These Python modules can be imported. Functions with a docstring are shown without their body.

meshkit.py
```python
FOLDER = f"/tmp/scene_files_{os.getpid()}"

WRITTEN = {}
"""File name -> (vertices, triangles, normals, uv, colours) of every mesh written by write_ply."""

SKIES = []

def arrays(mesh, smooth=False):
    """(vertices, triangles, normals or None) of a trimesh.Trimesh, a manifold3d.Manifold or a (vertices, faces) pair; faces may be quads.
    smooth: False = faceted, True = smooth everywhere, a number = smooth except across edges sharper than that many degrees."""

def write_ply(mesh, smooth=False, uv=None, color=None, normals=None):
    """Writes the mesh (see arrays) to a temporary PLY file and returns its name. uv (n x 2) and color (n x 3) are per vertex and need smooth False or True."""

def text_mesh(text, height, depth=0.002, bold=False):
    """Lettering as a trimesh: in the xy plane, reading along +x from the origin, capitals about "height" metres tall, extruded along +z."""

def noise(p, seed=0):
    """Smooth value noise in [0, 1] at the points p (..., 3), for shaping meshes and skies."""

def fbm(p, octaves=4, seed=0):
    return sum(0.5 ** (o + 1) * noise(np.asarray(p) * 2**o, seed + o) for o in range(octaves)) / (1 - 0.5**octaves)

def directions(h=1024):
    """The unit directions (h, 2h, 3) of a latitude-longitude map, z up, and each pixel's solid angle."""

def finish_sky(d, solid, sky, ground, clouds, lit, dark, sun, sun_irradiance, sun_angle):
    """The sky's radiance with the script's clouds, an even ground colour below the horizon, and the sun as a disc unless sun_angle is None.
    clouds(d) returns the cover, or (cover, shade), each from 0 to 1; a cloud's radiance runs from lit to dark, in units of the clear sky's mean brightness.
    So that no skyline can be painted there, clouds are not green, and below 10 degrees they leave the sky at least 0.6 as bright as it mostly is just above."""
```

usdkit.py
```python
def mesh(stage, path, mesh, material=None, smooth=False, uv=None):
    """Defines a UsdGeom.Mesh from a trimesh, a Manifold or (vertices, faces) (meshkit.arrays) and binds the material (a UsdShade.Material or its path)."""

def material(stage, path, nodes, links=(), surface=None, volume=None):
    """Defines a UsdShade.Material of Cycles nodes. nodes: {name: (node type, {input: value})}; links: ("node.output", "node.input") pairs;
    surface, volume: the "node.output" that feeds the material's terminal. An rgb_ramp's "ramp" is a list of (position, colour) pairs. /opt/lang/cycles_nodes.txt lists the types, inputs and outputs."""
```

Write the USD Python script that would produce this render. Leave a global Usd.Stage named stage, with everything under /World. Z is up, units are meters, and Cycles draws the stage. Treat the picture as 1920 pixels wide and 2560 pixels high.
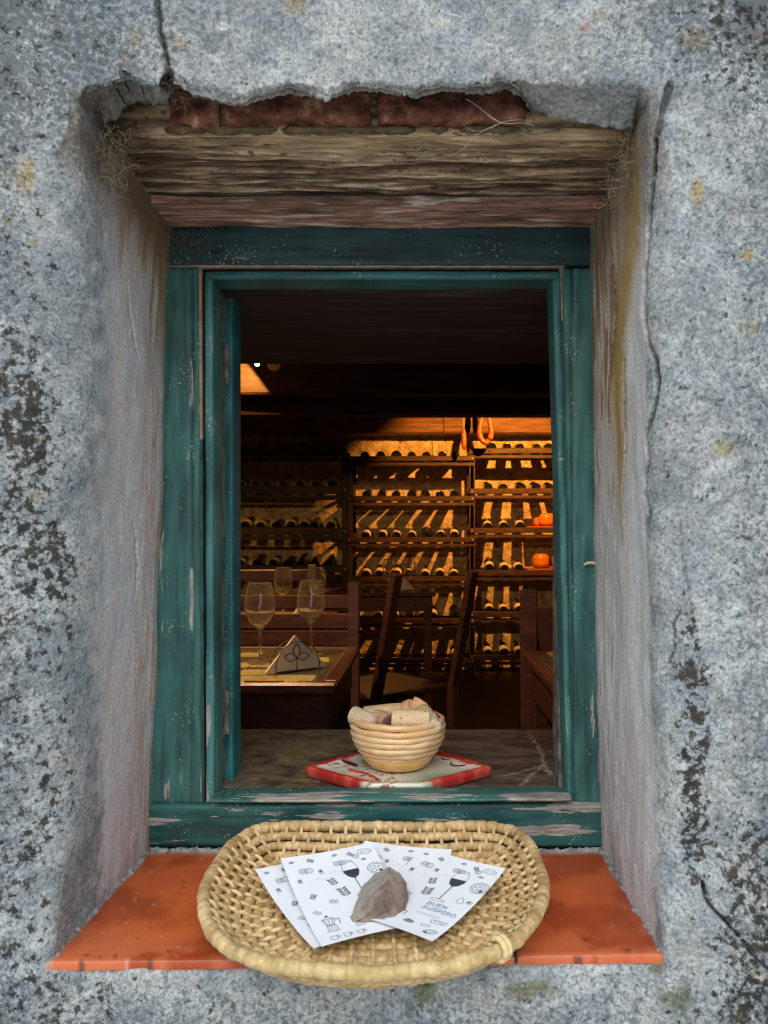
import math, random
import numpy as np
import trimesh
import shapely.geometry as sg
import usdkit, meshkit
from pxr import Usd, UsdGeom, UsdLux, UsdShade, Gf, Sdf, Vt

stage = Usd.Stage.CreateInMemory()
UsdGeom.SetStageUpAxis(stage, 'Z')
UsdGeom.SetStageMetersPerUnit(stage, 1.0)
UsdGeom.Xform.Define(stage, '/World')
UsdGeom.Scope.Define(stage, '/World/Looks')

# ------------------------------------------------------------------ camera, sky, sun, exposure
FPX, PU, PV, ZC, CAM_Y = 1924.0, 1060.0, 1355.0, 1.0735, -0.85
cam = UsdGeom.Camera.Define(stage, '/World/camera')
cam.CreateHorizontalApertureAttr(36.0)
cam.CreateVerticalApertureAttr(48.0)
cam.CreateFocalLengthAttr(36.0 * FPX / 1920.0)
cam.CreateHorizontalApertureOffsetAttr(-(PU - 960.0) / 1920.0 * 36.0)
cam.CreateVerticalApertureOffsetAttr((PV - 1280.0) / 1920.0 * 36.0)
cam.CreateFStopAttr(18.0)
cam.CreateFocusDistanceAttr(1.25)
cam.CreateExposureAttr(0.62)
cam.CreateClippingRangeAttr(Gf.Vec2f(0.02, 1000.0))
cam.AddTranslateOp().Set(Gf.Vec3d(0, CAM_Y, ZC))
cam.AddRotateXOp().Set(90.0)

SUN_EL, SUN_AZ = math.radians(47), math.radians(183)      # azimuth = atan2(x, y) of the direction towards the sun
sky = UsdLux.DomeLight.Define(stage, '/World/sky')
sky.CreateIntensityAttr(1.0)
sky_mat = usdkit.material(stage, '/World/Looks/sky_look', {
    's': ('sky_texture', {'sky_type': 'single_scattering', 'sun_disc': False, 'sun_elevation': SUN_EL, 'sun_rotation': SUN_AZ,
                          'air_density': 1.0, 'aerosol_density': 3.0, 'ozone_density': 1.0}),
    'tc': ('texture_coordinate', {}),
    'n': ('noise_texture', {'scale': 2.2, 'detail': 6.0, 'roughness': 0.6}),
    'r': ('rgb_ramp', {'ramp': [(0.30, (0, 0, 0)), (0.55, (1, 1, 1))]}),
    'm': ('mix_color', {'b': (5.5, 6.2, 7.0)}),
    'b': ('background_shader', {'strength': 0.12})},
    [('tc.generated', 'n.vector'), ('n.fac', 'r.fac'), ('r.color', 'm.fac'), ('s.color', 'm.a'), ('m.result', 'b.color')], surface='b.background')
UsdShade.MaterialBindingAPI.Apply(sky.GetPrim()).Bind(sky_mat)
sky.GetPrim().SetCustomDataByKey('kind', 'structure')
sun = UsdLux.DistantLight.Define(stage, '/World/sun')
sun.CreateNormalizeAttr(True)
sun.CreateIntensityAttr(0.32)
sun.CreateAngleAttr(55.0)
sun.CreateColorAttr(Gf.Vec3f(1.0, 0.97, 0.93))
_sd = Gf.Vec3d(math.sin(SUN_AZ) * math.cos(SUN_EL), math.cos(SUN_AZ) * math.cos(SUN_EL), math.sin(SUN_EL))
sun.AddOrientOp().Set(Gf.Quatf(Gf.Rotation(Gf.Vec3d(0, 0, 1), _sd).GetQuat()))

RNG = np.random.default_rng(7)


_GR = np.array([(1, 1, 0), (-1, 1, 0), (1, -1, 0), (-1, -1, 0), (1, 0, 1), (-1, 0, 1), (1, 0, -1), (-1, 0, -1), (0, 1, 1), (0, -1, 1), (0, 1, -1), (0, -1, -1)], np.float32)
_PERM = np.random.default_rng(99).permutation(4096).astype(np.int32)
_ROT = np.array([(0.00, 0.80, 0.60), (-0.80, 0.36, -0.48), (-0.60, -0.48, 0.64)], np.float32)


def perlin(p, seed=0):
    p = np.asarray(p, np.float32) + np.float32(seed * 17.31 % 97)
    i = np.floor(p).astype(np.int32)
    t = p - i
    w = t * t * t * (t * (t * 6 - 15) + 10)
    out = 0
    for a in (0, 1):
        for b in (0, 1):
            for c in (0, 1):
                h = _PERM[(_PERM[(_PERM[(i[..., 0] + a) & 4095] + i[..., 1] + b) & 4095] + i[..., 2] + c) & 4095] % 12
                gg = _GR[h]
                d = gg[..., 0] * (t[..., 0] - a) + gg[..., 1] * (t[..., 1] - b) + gg[..., 2] * (t[..., 2] - c)
                out = out + d * (w[..., 0] if a else 1 - w[..., 0]) * (w[..., 1] if b else 1 - w[..., 1]) * (w[..., 2] if c else 1 - w[..., 2])
    return out


def fbm(p, octaves=4, seed=0):
    """Gradient noise in octaves, about 0.5 +- 0.13."""
    p = np.asarray(p, np.float32)
    out, amp, tot = 0, 1.0, 0.0
    for o in range(octaves):
        out = out + amp * perlin(p, seed + o * 3)
        tot += amp; amp *= .55
        p = (p @ _ROT) * np.float32(2.03)
    return .5 + .80 * out / tot


# ------------------------------------------------------------------ helpers
def W(u, v, d):
    """World point at distance d in front of the camera that the photograph shows at pixel u, v."""
    return np.array([(u - PU) * d / FPX, d + CAM_Y, ZC - (v - PV) * d / FPX])


def XW(u, d): return (u - PU) * d / FPX
def ZW(v, d): return ZC - (v - PV) * d / FPX
def YD(d): return d + CAM_Y


def smooth(a, b, x):
    t = np.clip((np.asarray(x, float) - a) / (b - a), 0, 1)
    return t * t * (3 - 2 * t)


_names = {}


def path_for(name, parent=None):
    base = (str(parent.GetPath()) if parent is not None else '/World') + '/' + name
    k = _names.get(base, 0)
    _names[base] = k + 1
    return base if k == 0 else f'{base}_{k:03d}'


def tag(p, label=None, cat=None, group=None, kind=None):
    for k, v in (('label', label), ('category', cat), ('group', group), ('kind', kind)):
        if v:
            p.SetCustomDataByKey(k, v)
    return p


def thing(name, label, cat, loc=(0, 0, 0), rot=(0, 0, 0), group=None, kind=None, scale=None):
    x = UsdGeom.Xform.Define(stage, path_for(name))
    x.AddTranslateOp().Set(Gf.Vec3d(*map(float, loc)))
    x.AddRotateXYZOp().Set(Gf.Vec3f(*map(float, rot)))
    if scale:
        x.AddScaleOp().Set(Gf.Vec3f(*map(float, scale)))
    return tag(x.GetPrim(), label, cat, group, kind)


def dup(root, label, loc, rot=(0, 0, 0), group=None, scale=None):
    was = root.GetCustomData()
    r = thing(root.GetName().rstrip('0123456789').rstrip('_'), label, was['category'], loc, rot, group or was.get('group'), scale=scale)
    r.GetReferences().AddInternalReference(root.GetPath())
    r.SetInstanceable(True)
    return r


def obj(name, mesh, mat, parent=None, sm=False, col=None, label=None, kind=None, msk=None):
    m = usdkit.mesh(stage, path_for(name, parent), mesh, MAT[mat], smooth=sm)
    if col is not None:
        pv = UsdGeom.PrimvarsAPI(m).CreatePrimvar('col', Sdf.ValueTypeNames.Color3fArray, 'vertex')
        pv.Set(Vt.Vec3fArray.FromNumpy(np.ascontiguousarray(col, np.float32)))
    if msk is not None:
        pv = UsdGeom.PrimvarsAPI(m).CreatePrimvar('msk', Sdf.ValueTypeNames.Color3fArray, 'vertex')
        pv.Set(Vt.Vec3fArray.FromNumpy(np.ascontiguousarray(msk, np.float32)))
    return tag(m.GetPrim(), label, kind=kind)


def cat_mesh(ms):
    vs, fs, n = [], [], 0
    for m in ms:
        v, f = (m.vertices, m.faces) if hasattr(m, 'faces') else m
        vs.append(np.asarray(v)); fs.append(np.asarray(f) + n); n += len(v)
    return np.vstack(vs), np.vstack(fs)


def grid_faces(n, m, wrap_n=False, wrap_m=False, flip=False):
    i = np.arange(n if wrap_n else n - 1); j = np.arange(m if wrap_m else m - 1)
    i, j = np.meshgrid(i, j, indexing='ij')
    a = i * m + j; b = ((i + 1) % n) * m + j; c = ((i + 1) % n) * m + (j + 1) % m; d = i * m + (j + 1) % m
    q = np.stack([a, b, c, d], -1).reshape(-1, 4)
    if flip:
        q = q[:, ::-1]
    return np.vstack([q[:, [0, 1, 2]], q[:, [0, 2, 3]]])


def cbox(x0, x1, y0, y1, z0, z1, c=0.003):
    """A box with chamfered edges."""
    p = []
    for sx in (0, 1):
        for sy in (0, 1):
            for sz in (0, 1):
                b = np.array([(x0, x1)[sx], (y0, y1)[sy], (z0, z1)[sz]], float)
                s = np.array([1 - 2 * sx, 1 - 2 * sy, 1 - 2 * sz]) * c
                for k in range(3):
                    q = b + s; q[k] = b[k]; p.append(q)
    return trimesh.convex.convex_hull(np.array(p))


def obox(p0, p1, w, t, c=0.003, up=(0, 0, 1)):
    """A chamfered bar from p0 to p1, w wide and t thick."""
    p0, p1 = np.array(p0, float), np.array(p1, float)
    L = np.linalg.norm(p1 - p0)
    m = cbox(-w / 2, w / 2, -t / 2, t / 2, 0, L, c)
    z = (p1 - p0) / L
    x = np.cross(np.array(up, float), z)
    if np.linalg.norm(x) < 1e-3:
        x = np.array([1.0, 0, 0])
    x /= np.linalg.norm(x); y = np.cross(z, x)
    T = np.eye(4); T[:3, 0], T[:3, 1], T[:3, 2], T[:3, 3] = x, y, z, p0
    m.apply_transform(T)
    return m


def tube(pts, r, sides=8, closed=False, cap=True):
    p = np.asarray(pts, float)
    n = len(p)
    r = np.broadcast_to(np.asarray(r, float), (n,))
    t = (np.roll(p, -1, 0) - np.roll(p, 1, 0)) if closed else np.gradient(p, axis=0)
    t /= np.linalg.norm(t, axis=1, keepdims=True) + 1e-12
    a = np.cross(t, np.where(np.abs(t[:, 2:]) < 0.85, [0, 0, 1.0], [1.0, 0, 0]))
    a /= np.linalg.norm(a, axis=1, keepdims=True) + 1e-12
    b = np.cross(t, a)
    g = np.arange(sides) * 2 * np.pi / sides
    v = p[:, None] + r[:, None, None] * (np.cos(g)[None, :, None] * a[:, None] + np.sin(g)[None, :, None] * b[:, None])
    v = v.reshape(-1, 3)
    f = grid_faces(n, sides, wrap_n=closed, wrap_m=True)
    if cap and not closed:
        v = np.vstack([v, p[0], p[-1]])
        k = np.arange(sides)
        f = np.vstack([f, np.stack([np.full(sides, n * sides), k, (k + 1) % sides], 1),
                       np.stack([np.full(sides, n * sides + 1), (n - 1) * sides + (k + 1) % sides, (n - 1) * sides + k], 1)])
    return v, f


def lathe(prof, seg=32):
    prof = np.asarray(prof, float)
    g = np.arange(seg) * 2 * np.pi / seg
    v = np.stack([prof[:, 0][:, None] * np.cos(g), prof[:, 0][:, None] * np.sin(g), np.broadcast_to(prof[:, 1][:, None], (len(prof), seg))], -1)
    return v.reshape(-1, 3), grid_faces(len(prof), seg, wrap_m=True, flip=True)


def spline(pts, n):
    from scipy.interpolate import CubicSpline
    pts = np.asarray(pts, float)
    s = np.r_[0, np.cumsum(np.linalg.norm(np.diff(pts, axis=0), axis=1))]
    return CubicSpline(s, pts)(np.linspace(0, s[-1], n))


# ------------------------------------------------------------------ materials
MAT = {}


def mat(name, nodes, links, surface='p.BSDF'):
    MAT[name] = usdkit.material(stage, '/World/Looks/' + name, nodes, links, surface=surface)


def noisy(name, stops, scale=20, stretch=(1, 1, 1), rough=0.6, bump=0.3, bdist=0.002, bscale=None, detail=6, spec=0.4, coat=0, nrough=0.6, extra=None, coord='geometry'):
    """Colour from stretched noise through a ramp, with a bump of a finer noise."""
    co = ('geometry', {}) if coord == 'geometry' else ('texture_coordinate', {})
    out = 'g.position' if coord == 'geometry' else 'g.object'
    nodes = {'g': co,
             'm': ('mapping', {'scale': stretch}),
             'n': ('noise_texture', {'scale': scale, 'detail': detail, 'roughness': nrough}),
             'r': ('rgb_ramp', {'ramp': stops}),
             'n2': ('noise_texture', {'scale': bscale or scale * 4, 'detail': 4.0, 'roughness': 0.65}),
             'b': ('bump', {'strength': bump, 'distance': bdist}),
             'p': ('principled_bsdf', {'roughness': rough, 'specular_ior_level': spec, 'coat_weight': coat})}
    links = [(out, 'm.vector'), ('m.vector', 'n.vector'), ('m.vector', 'n2.vector'), ('n.fac', 'r.fac'), ('r.color', 'p.base_color'),
             ('n2.fac', 'b.height'), ('b.normal', 'p.normal')]
    mat(name, nodes, links)


def painted(name, fine=450, amt=0.35, rough=0.85, bump=0.6, bdist=0.0012, bscale=320, stretch=(1, 1, 1), spec=0.3, lo=0.62, hi=1.3, coat=0.0):
    """Colour carried by the mesh (primvar col), broken up by fine grain."""
    mat(name, {'a': ('attribute', {'attribute': 'col'}), 'g': ('geometry', {}), 'm': ('mapping', {'scale': stretch}),
               'n': ('noise_texture', {'scale': fine, 'detail': 6.0, 'roughness': 0.68}),
               'r': ('rgb_ramp', {'ramp': [(0.28, (lo,) * 3), (0.72, (hi,) * 3)]}),
               'x': ('mix_color', {'blend_type': 'multiply', 'fac': amt, 'use_clamp': False}),
               'n2': ('noise_texture', {'scale': bscale, 'detail': 5.0, 'roughness': 0.7}),
               'b': ('bump', {'strength': bump, 'distance': bdist}),
               'p': ('principled_bsdf', {'roughness': rough, 'specular_ior_level': spec, 'coat_weight': coat, 'coat_roughness': 0.15})},
        [('g.position', 'm.vector'), ('m.vector', 'n.vector'), ('m.vector', 'n2.vector'), ('n.fac', 'r.fac'), ('a.color', 'x.a'), ('r.color', 'x.b'),
         ('x.result', 'p.base_color'), ('n2.fac', 'b.height'), ('b.normal', 'p.normal')])


mat('render_look', {
    'a': ('attribute', {'attribute': 'col'}), 'k': ('attribute', {'attribute': 'msk'}), 'sk': ('separate_color', {'color_type': 'rgb'}),
    'g': ('geometry', {}),
    'nf': ('noise_texture', {'scale': 370.0, 'detail': 3.0, 'roughness': 0.7}), 'rf': ('rgb_ramp', {'ramp': [(0.32, (.56,) * 3), (0.68, (1.38,) * 3)]}),
    'ff': ('map_range', {'from_min': 0.0, 'from_max': 1.0, 'to_min': 0.62, 'to_max': 1.0}),
    'mf': ('mix_color', {'blend_type': 'multiply', 'use_clamp': False}),
    'nw': ('noise_texture', {'scale': 150.0, 'detail': 4.0, 'roughness': 0.6}), 'kw': ('map_range', {'range_type': 'smoothstep', 'from_min': 0.57, 'from_max': 0.72, 'to_min': 0.0, 'to_max': 0.5}),
    'kwb': ('math', {'math_type': 'multiply'}), 'mw': ('mix_color', {'b': (.52, .545, .54)}),
    'ng': ('noise_texture', {'scale': 230.0, 'detail': 4.0, 'roughness': 0.68}), 'sg': ('math', {'math_type': 'multiply_add', 'value2': 0.19}),
    'kg': ('map_range', {'range_type': 'smoothstep', 'from_min': 0.58, 'from_max': 0.74, 'to_min': 0.0, 'to_max': 0.70}), 'mg': ('mix_color', {'b': (.060, .078, .088)}),
    'nl': ('noise_texture', {'scale': 125.0, 'detail': 9.0, 'roughness': 0.72}), 'sl': ('math', {'math_type': 'multiply_add', 'value2': 0.29}),
    'kl': ('map_range', {'range_type': 'smoothstep', 'from_min': 0.655, 'from_max': 0.735, 'to_min': 0.0, 'to_max': 0.94}),
    'nh': ('noise_texture', {'scale': 40.0, 'detail': 3.0}), 'rh': ('rgb_ramp', {'ramp': [(0.42, (.018, .015, .013)), (0.64, (.045, .033, .019))]}), 'ml': ('mix_color', {}),
    'nb': ('noise_texture', {'scale': 330.0, 'detail': 5.0, 'roughness': 0.7}), 'bh': ('math', {'math_type': 'multiply_add', 'value2': 0.5}),
    'b': ('bump', {'strength': 0.7, 'distance': 0.0012}),
    'p': ('principled_bsdf', {'roughness': 0.9, 'specular_ior_level': 0.2})},
    [('k.color', 'sk.color')] + [('g.position', q + '.vector') for q in ('nf', 'nw', 'ng', 'nl', 'nh', 'nb')] +
    [('nf.fac', 'rf.fac'), ('sk.b', 'ff.value'), ('ff.result', 'mf.fac'), ('a.color', 'mf.a'), ('rf.color', 'mf.b'),
     ('nw.fac', 'kw.value'), ('kw.result', 'kwb.value1'), ('sk.b', 'kwb.value2'), ('kwb.value', 'mw.fac'), ('mf.result', 'mw.a'),
     ('sk.g', 'sg.value1'), ('ng.fac', 'sg.value3'), ('sg.value', 'kg.value'), ('kg.result', 'mg.fac'), ('mw.result', 'mg.a'),
     ('sk.r', 'sl.value1'), ('nl.fac', 'sl.value3'), ('sl.value', 'kl.value'), ('kl.result', 'ml.fac'), ('mg.result', 'ml.a'), ('nh.fac', 'rh.fac'), ('rh.color', 'ml.b'),
     ('ml.result', 'p.base_color'), ('kl.result', 'bh.value1'), ('nb.fac', 'bh.value3'), ('bh.value', 'b.height'), ('b.normal', 'p.normal')])
painted('lintel_look', fine=20, amt=1.0, lo=0.12, hi=1.85, stretch=(1, 6.5, 6.5), bscale=30, bump=0.9, bdist=0.003, rough=0.9)
for nm_, st_ in (('paint_along_x', (7.0, 60.0, 60.0)), ('paint_along_z', (60.0, 60.0, 7.0))):
    mat(nm_, {
        'a': ('attribute', {'attribute': 'col'}), 'k': ('attribute', {'attribute': 'msk'}), 'sk': ('separate_color', {'color_type': 'rgb'}),
        'g': ('geometry', {}), 'm': ('mapping', {'scale': st_}), 'm2': ('mapping', {'scale': tuple(v * 4 for v in st_)}), 'm3': ('mapping', {'scale': tuple(v / 1.15 for v in st_)}),
        'n1': ('noise_texture', {'scale': 1.0, 'detail': 7.0, 'roughness': 0.62}), 'r1': ('rgb_ramp', {'ramp': [(0.28, (.55,) * 3), (0.72, (1.42,) * 3)]}), 'x1': ('mix_color', {'blend_type': 'multiply', 'fac': 0.9, 'use_clamp': False}),
        'n2': ('noise_texture', {'scale': 1.0, 'detail': 5.0, 'roughness': 0.7}), 'k2': ('map_range', {'range_type': 'smoothstep', 'from_min': 0.56, 'from_max': 0.72, 'to_min': 0.0, 'to_max': 0.78}), 'x2': ('mix_color', {'b': (.016, .022, .022)}),
        'n3': ('noise_texture', {'scale': 1.0, 'detail': 9.0, 'roughness': 0.68}), 's3a': ('math', {'math_type': 'multiply_add', 'value2': 0.55}), 's3': ('math', {'math_type': 'multiply_add', 'value2': 0.34}),
        'k3': ('map_range', {'range_type': 'smoothstep', 'from_min': 0.985, 'from_max': 1.02, 'to_min': 0.0, 'to_max': 0.92}), 'r3': ('rgb_ramp', {'ramp': [(0.35, (.13, .10, .085)), (0.6, (.42, .37, .33))]}), 'x3': ('mix_color', {}),
        'n4': ('noise_texture', {'scale': 340.0, 'detail': 2.0, 'roughness': 0.5}), 'n4b': ('noise_texture', {'scale': 22.0, 'detail': 2.0}), 's4': ('math', {'math_type': 'multiply_add', 'value2': 0.5}),
        'k4': ('map_range', {'range_type': 'smoothstep', 'from_min': 0.935, 'from_max': 0.985, 'to_min': 0.0, 'to_max': 0.6}), 'x4': ('mix_color', {'b': (.42, .43, .39)}),
        'hb': ('math', {'math_type': 'multiply_add', 'value2': -0.6}), 'b': ('bump', {'strength': 0.5, 'distance': 0.0012}),
        'p': ('principled_bsdf', {'roughness': 0.5, 'specular_ior_level': 0.4})},
        [('k.color', 'sk.color'), ('g.position', 'm.vector'), ('g.position', 'm2.vector'), ('m.vector', 'n1.vector'), ('m2.vector', 'n2.vector'), ('g.position', 'm3.vector'), ('m3.vector', 'n3.vector'), ('g.position', 'n4.vector'), ('g.position', 'n4b.vector'),
         ('n1.fac', 'r1.fac'), ('a.color', 'x1.a'), ('r1.color', 'x1.b'), ('n2.fac', 'k2.value'), ('k2.result', 'x2.fac'), ('x1.result', 'x2.a'),
         ('n3.fac', 's3a.value1'), ('n1.fac', 's3a.value3'), ('sk.r', 's3.value1'), ('s3a.value', 's3.value3'), ('s3.value', 'k3.value'), ('k3.result', 'x3.fac'), ('x2.result', 'x3.a'), ('n2.fac', 'r3.fac'), ('r3.color', 'x3.b'),
         ('n4b.fac', 's4.value1'), ('n4.fac', 's4.value3'), ('s4.value', 'k4.value'), ('k4.result', 'x4.fac'), ('x3.result', 'x4.a'), ('x4.result', 'p.base_color'),
         ('k3.result', 'hb.value1'), ('n2.fac', 'hb.value3'), ('hb.value', 'b.height'), ('b.normal', 'p.normal')])
painted('tile_look', fine=50, amt=0.55, lo=0.8, hi=1.2, bscale=120, bump=0.12, bdist=0.001, rough=0.34, spec=0.45)
painted('plate_look', fine=200, amt=0.15, rough=0.18, bump=0.05, spec=0.5)
painted('slate_look', fine=90, amt=0.9, lo=0.5, hi=1.5, rough=0.42, bump=0.5, bscale=160, spec=0.5)
painted('back_wall_look', fine=60, amt=0.6, lo=0.6, hi=1.3, bscale=30, bump=0.9, bdist=0.02, rough=0.95)
painted('rock_look', fine=260, amt=0.6, lo=0.6, hi=1.35, bscale=300, bump=0.5, bdist=0.001, rough=0.75)
painted('straw_look', fine=220, amt=0.8, lo=0.62, hi=1.28, bscale=500, bump=0.5, bdist=0.0007, rough=0.55)
painted('cork_look', fine=700, amt=0.8, lo=0.45, hi=1.15, bscale=600, bump=0.5, bdist=0.0006, rough=0.85)
painted('bowl_look', fine=150, amt=0.3, lo=0.8, hi=1.15, bscale=160, bump=0.08, bdist=0.001, rough=0.22, spec=0.55)

noisy('brick_look', [(0.30, (0.035, 0.018, 0.013)), (0.45, (0.13, 0.052, 0.035)), (0.58, (0.24, 0.10, 0.065)), (0.70, (0.46, 0.29, 0.18))], scale=55, bump=0.9, bdist=0.003, rough=0.95, spec=0.1)
noisy('mortar_look', [(0.3, (0.05, 0.035, 0.022)), (0.7, (0.22, 0.16, 0.09))], scale=60, bump=0.9, bdist=0.003, rough=0.95, spec=0.1)
noisy('dark_wood', [(0.30, (0.042, 0.019, 0.015)), (0.55, (0.085, 0.038, 0.030)), (0.75, (0.15, 0.072, 0.055))], scale=9, stretch=(1, 1, 5), rough=0.38, bump=0.25, bdist=0.002)
noisy('table_wood', [(0.30, (0.038, 0.016, 0.012)), (0.55, (0.080, 0.034, 0.023)), (0.75, (0.15, 0.068, 0.04))], scale=10, stretch=(1.5, 6, 6), rough=0.30, bump=0.2, bdist=0.002)
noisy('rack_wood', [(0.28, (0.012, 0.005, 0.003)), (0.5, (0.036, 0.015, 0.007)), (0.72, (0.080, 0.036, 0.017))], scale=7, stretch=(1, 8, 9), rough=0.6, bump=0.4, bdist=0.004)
noisy('shaded_wood', [(0.30, (0.010, 0.006, 0.005)), (0.55, (0.030, 0.014, 0.010)), (0.75, (0.06, 0.028, 0.018))], scale=7, stretch=(1, 8, 9), rough=0.6, bump=0.4, bdist=0.004)  # darker copy of the rack wood, standing in for shade on left rack and seats
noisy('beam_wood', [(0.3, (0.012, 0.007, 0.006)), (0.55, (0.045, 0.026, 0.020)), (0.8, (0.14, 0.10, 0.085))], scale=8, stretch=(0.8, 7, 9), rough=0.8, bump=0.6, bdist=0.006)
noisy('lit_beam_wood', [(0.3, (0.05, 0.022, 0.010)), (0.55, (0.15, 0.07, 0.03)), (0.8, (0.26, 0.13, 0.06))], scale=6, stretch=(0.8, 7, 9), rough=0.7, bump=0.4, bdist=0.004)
noisy('floor_look', [(0.3, (0.006, 0.004, 0.004)), (0.7, (0.016, 0.010, 0.008))], scale=3, rough=0.6, bump=0.2)
noisy('room_plaster', [(0.3, (0.10, 0.065, 0.045)), (0.7, (0.20, 0.14, 0.10))], scale=4, rough=0.95, bump=0.5, bdist=0.01)
noisy('ground_look', [(0.3, (0.44, 0.42, 0.38)), (0.7, (0.60, 0.57, 0.52))], scale=3, rough=0.95, bump=0.5, bdist=0.01)
noisy('hinge_look', [(0.30, (0.03, 0.035, 0.035)), (0.48, (0.13, 0.12, 0.11)), (0.62, (0.25, 0.22, 0.19)), (0.72, (0.35, 0.12, 0.06))], scale=60, rough=0.5, bump=0.5, bdist=0.001)
noisy('dust_seam', [(0.3, (0.20, 0.145, 0.09)), (0.7, (0.42, 0.31, 0.20))], scale=90, rough=0.95, bump=0.6, bdist=0.001)
noisy('seam_paint', [(0.35, (0.012, 0.03, 0.03)), (0.65, (0.03, 0.09, 0.085))], scale=40, rough=0.7, bump=0.4, bdist=0.001)
noisy('cheese_look', [(0.3, (0.50, 0.15, 0.012)), (0.7, (0.60, 0.20, 0.02))], scale=12, rough=0.30, bump=0.05)
noisy('sausage_look', [(0.35, (0.15, 0.028, 0.012)), (0.55, (0.26, 0.06, 0.018)), (0.75, (0.42, 0.17, 0.08))], scale=70, rough=0.38, bump=0.6, bdist=0.003, bscale=120)
noisy('string_look', [(0.3, (0.4, 0.3, 0.2)), (0.7, (0.6, 0.5, 0.35))], scale=100)
noisy('red_board', [(0.3, (0.25, 0.045, 0.02)), (0.7, (0.36, 0.08, 0.035))], scale=20, rough=0.5)
noisy('napkin_look', [(0.3, (0.66, 0.60, 0.50)), (0.7, (0.78, 0.72, 0.62))], scale=60, rough=0.9, bump=0.2)
noisy('menu_paper', [(0.35, (0.50, 0.40, 0.17)), (0.6, (0.72, 0.62, 0.32))], scale=25, rough=0.8, bump=0.1)
noisy('menu_dark', [(0.35, (0.06, 0.045, 0.03)), (0.6, (0.11, 0.08, 0.05))], scale=25, rough=0.8, bump=0.1)
noisy('wire_metal', [(0.3, (0.04, 0.035, 0.03)), (0.7, (0.07, 0.06, 0.05))], scale=50, rough=0.35)
noisy('screw_metal', [(0.3, (0.5, 0.48, 0.45)), (0.7, (0.7, 0.68, 0.65))], scale=50, rough=0.35)
noisy('knot_look', [(0.3, (0.008, 0.005, 0.004)), (0.7, (0.02, 0.01, 0.008))], scale=50, rough=0.8)
noisy('bottle_label', [(0.35, (0.62, 0.52, 0.36)), (0.65, (0.72, 0.63, 0.46))], scale=30, rough=0.7, bump=0.05)
noisy('capsule_look', [(0.3, (0.05, 0.012, 0.012)), (0.7, (0.08, 0.02, 0.02))], scale=30, rough=0.35)
noisy('paper_look', [(0.3, (0.74, 0.76, 0.80)), (0.7, (0.80, 0.82, 0.86))], scale=60, rough=0.7, bump=0.04)
noisy('ink_look', [(0.3, (0.05, 0.065, 0.085)), (0.7, (0.11, 0.13, 0.16))], scale=120, rough=0.8)
noisy('pale_ink', [(0.3, (0.34, 0.38, 0.42)), (0.7, (0.42, 0.46, 0.50))], scale=120, rough=0.8)
noisy('blue_ink', [(0.3, (0.10, 0.22, 0.32)), (0.7, (0.16, 0.30, 0.40))], scale=120, rough=0.8)
noisy('wine_ink', [(0.3, (0.020, 0.022, 0.04)), (0.7, (0.06, 0.065, 0.09))], scale=90, rough=0.8)
noisy('placemat_look', [(0.35, (0.10, 0.035, 0.012)), (0.6, (0.55, 0.26, 0.09))], scale=14, stretch=(1, 12, 1), rough=0.5, bump=0.3)
noisy('cobweb_look', [(0.3, (0.20, 0.15, 0.09)), (0.7, (0.36, 0.29, 0.19))], scale=50, rough=0.9)
noisy('pale_cobweb', [(0.3, (0.42, 0.38, 0.33)), (0.7, (0.55, 0.52, 0.47))], scale=50, rough=0.9)
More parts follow.
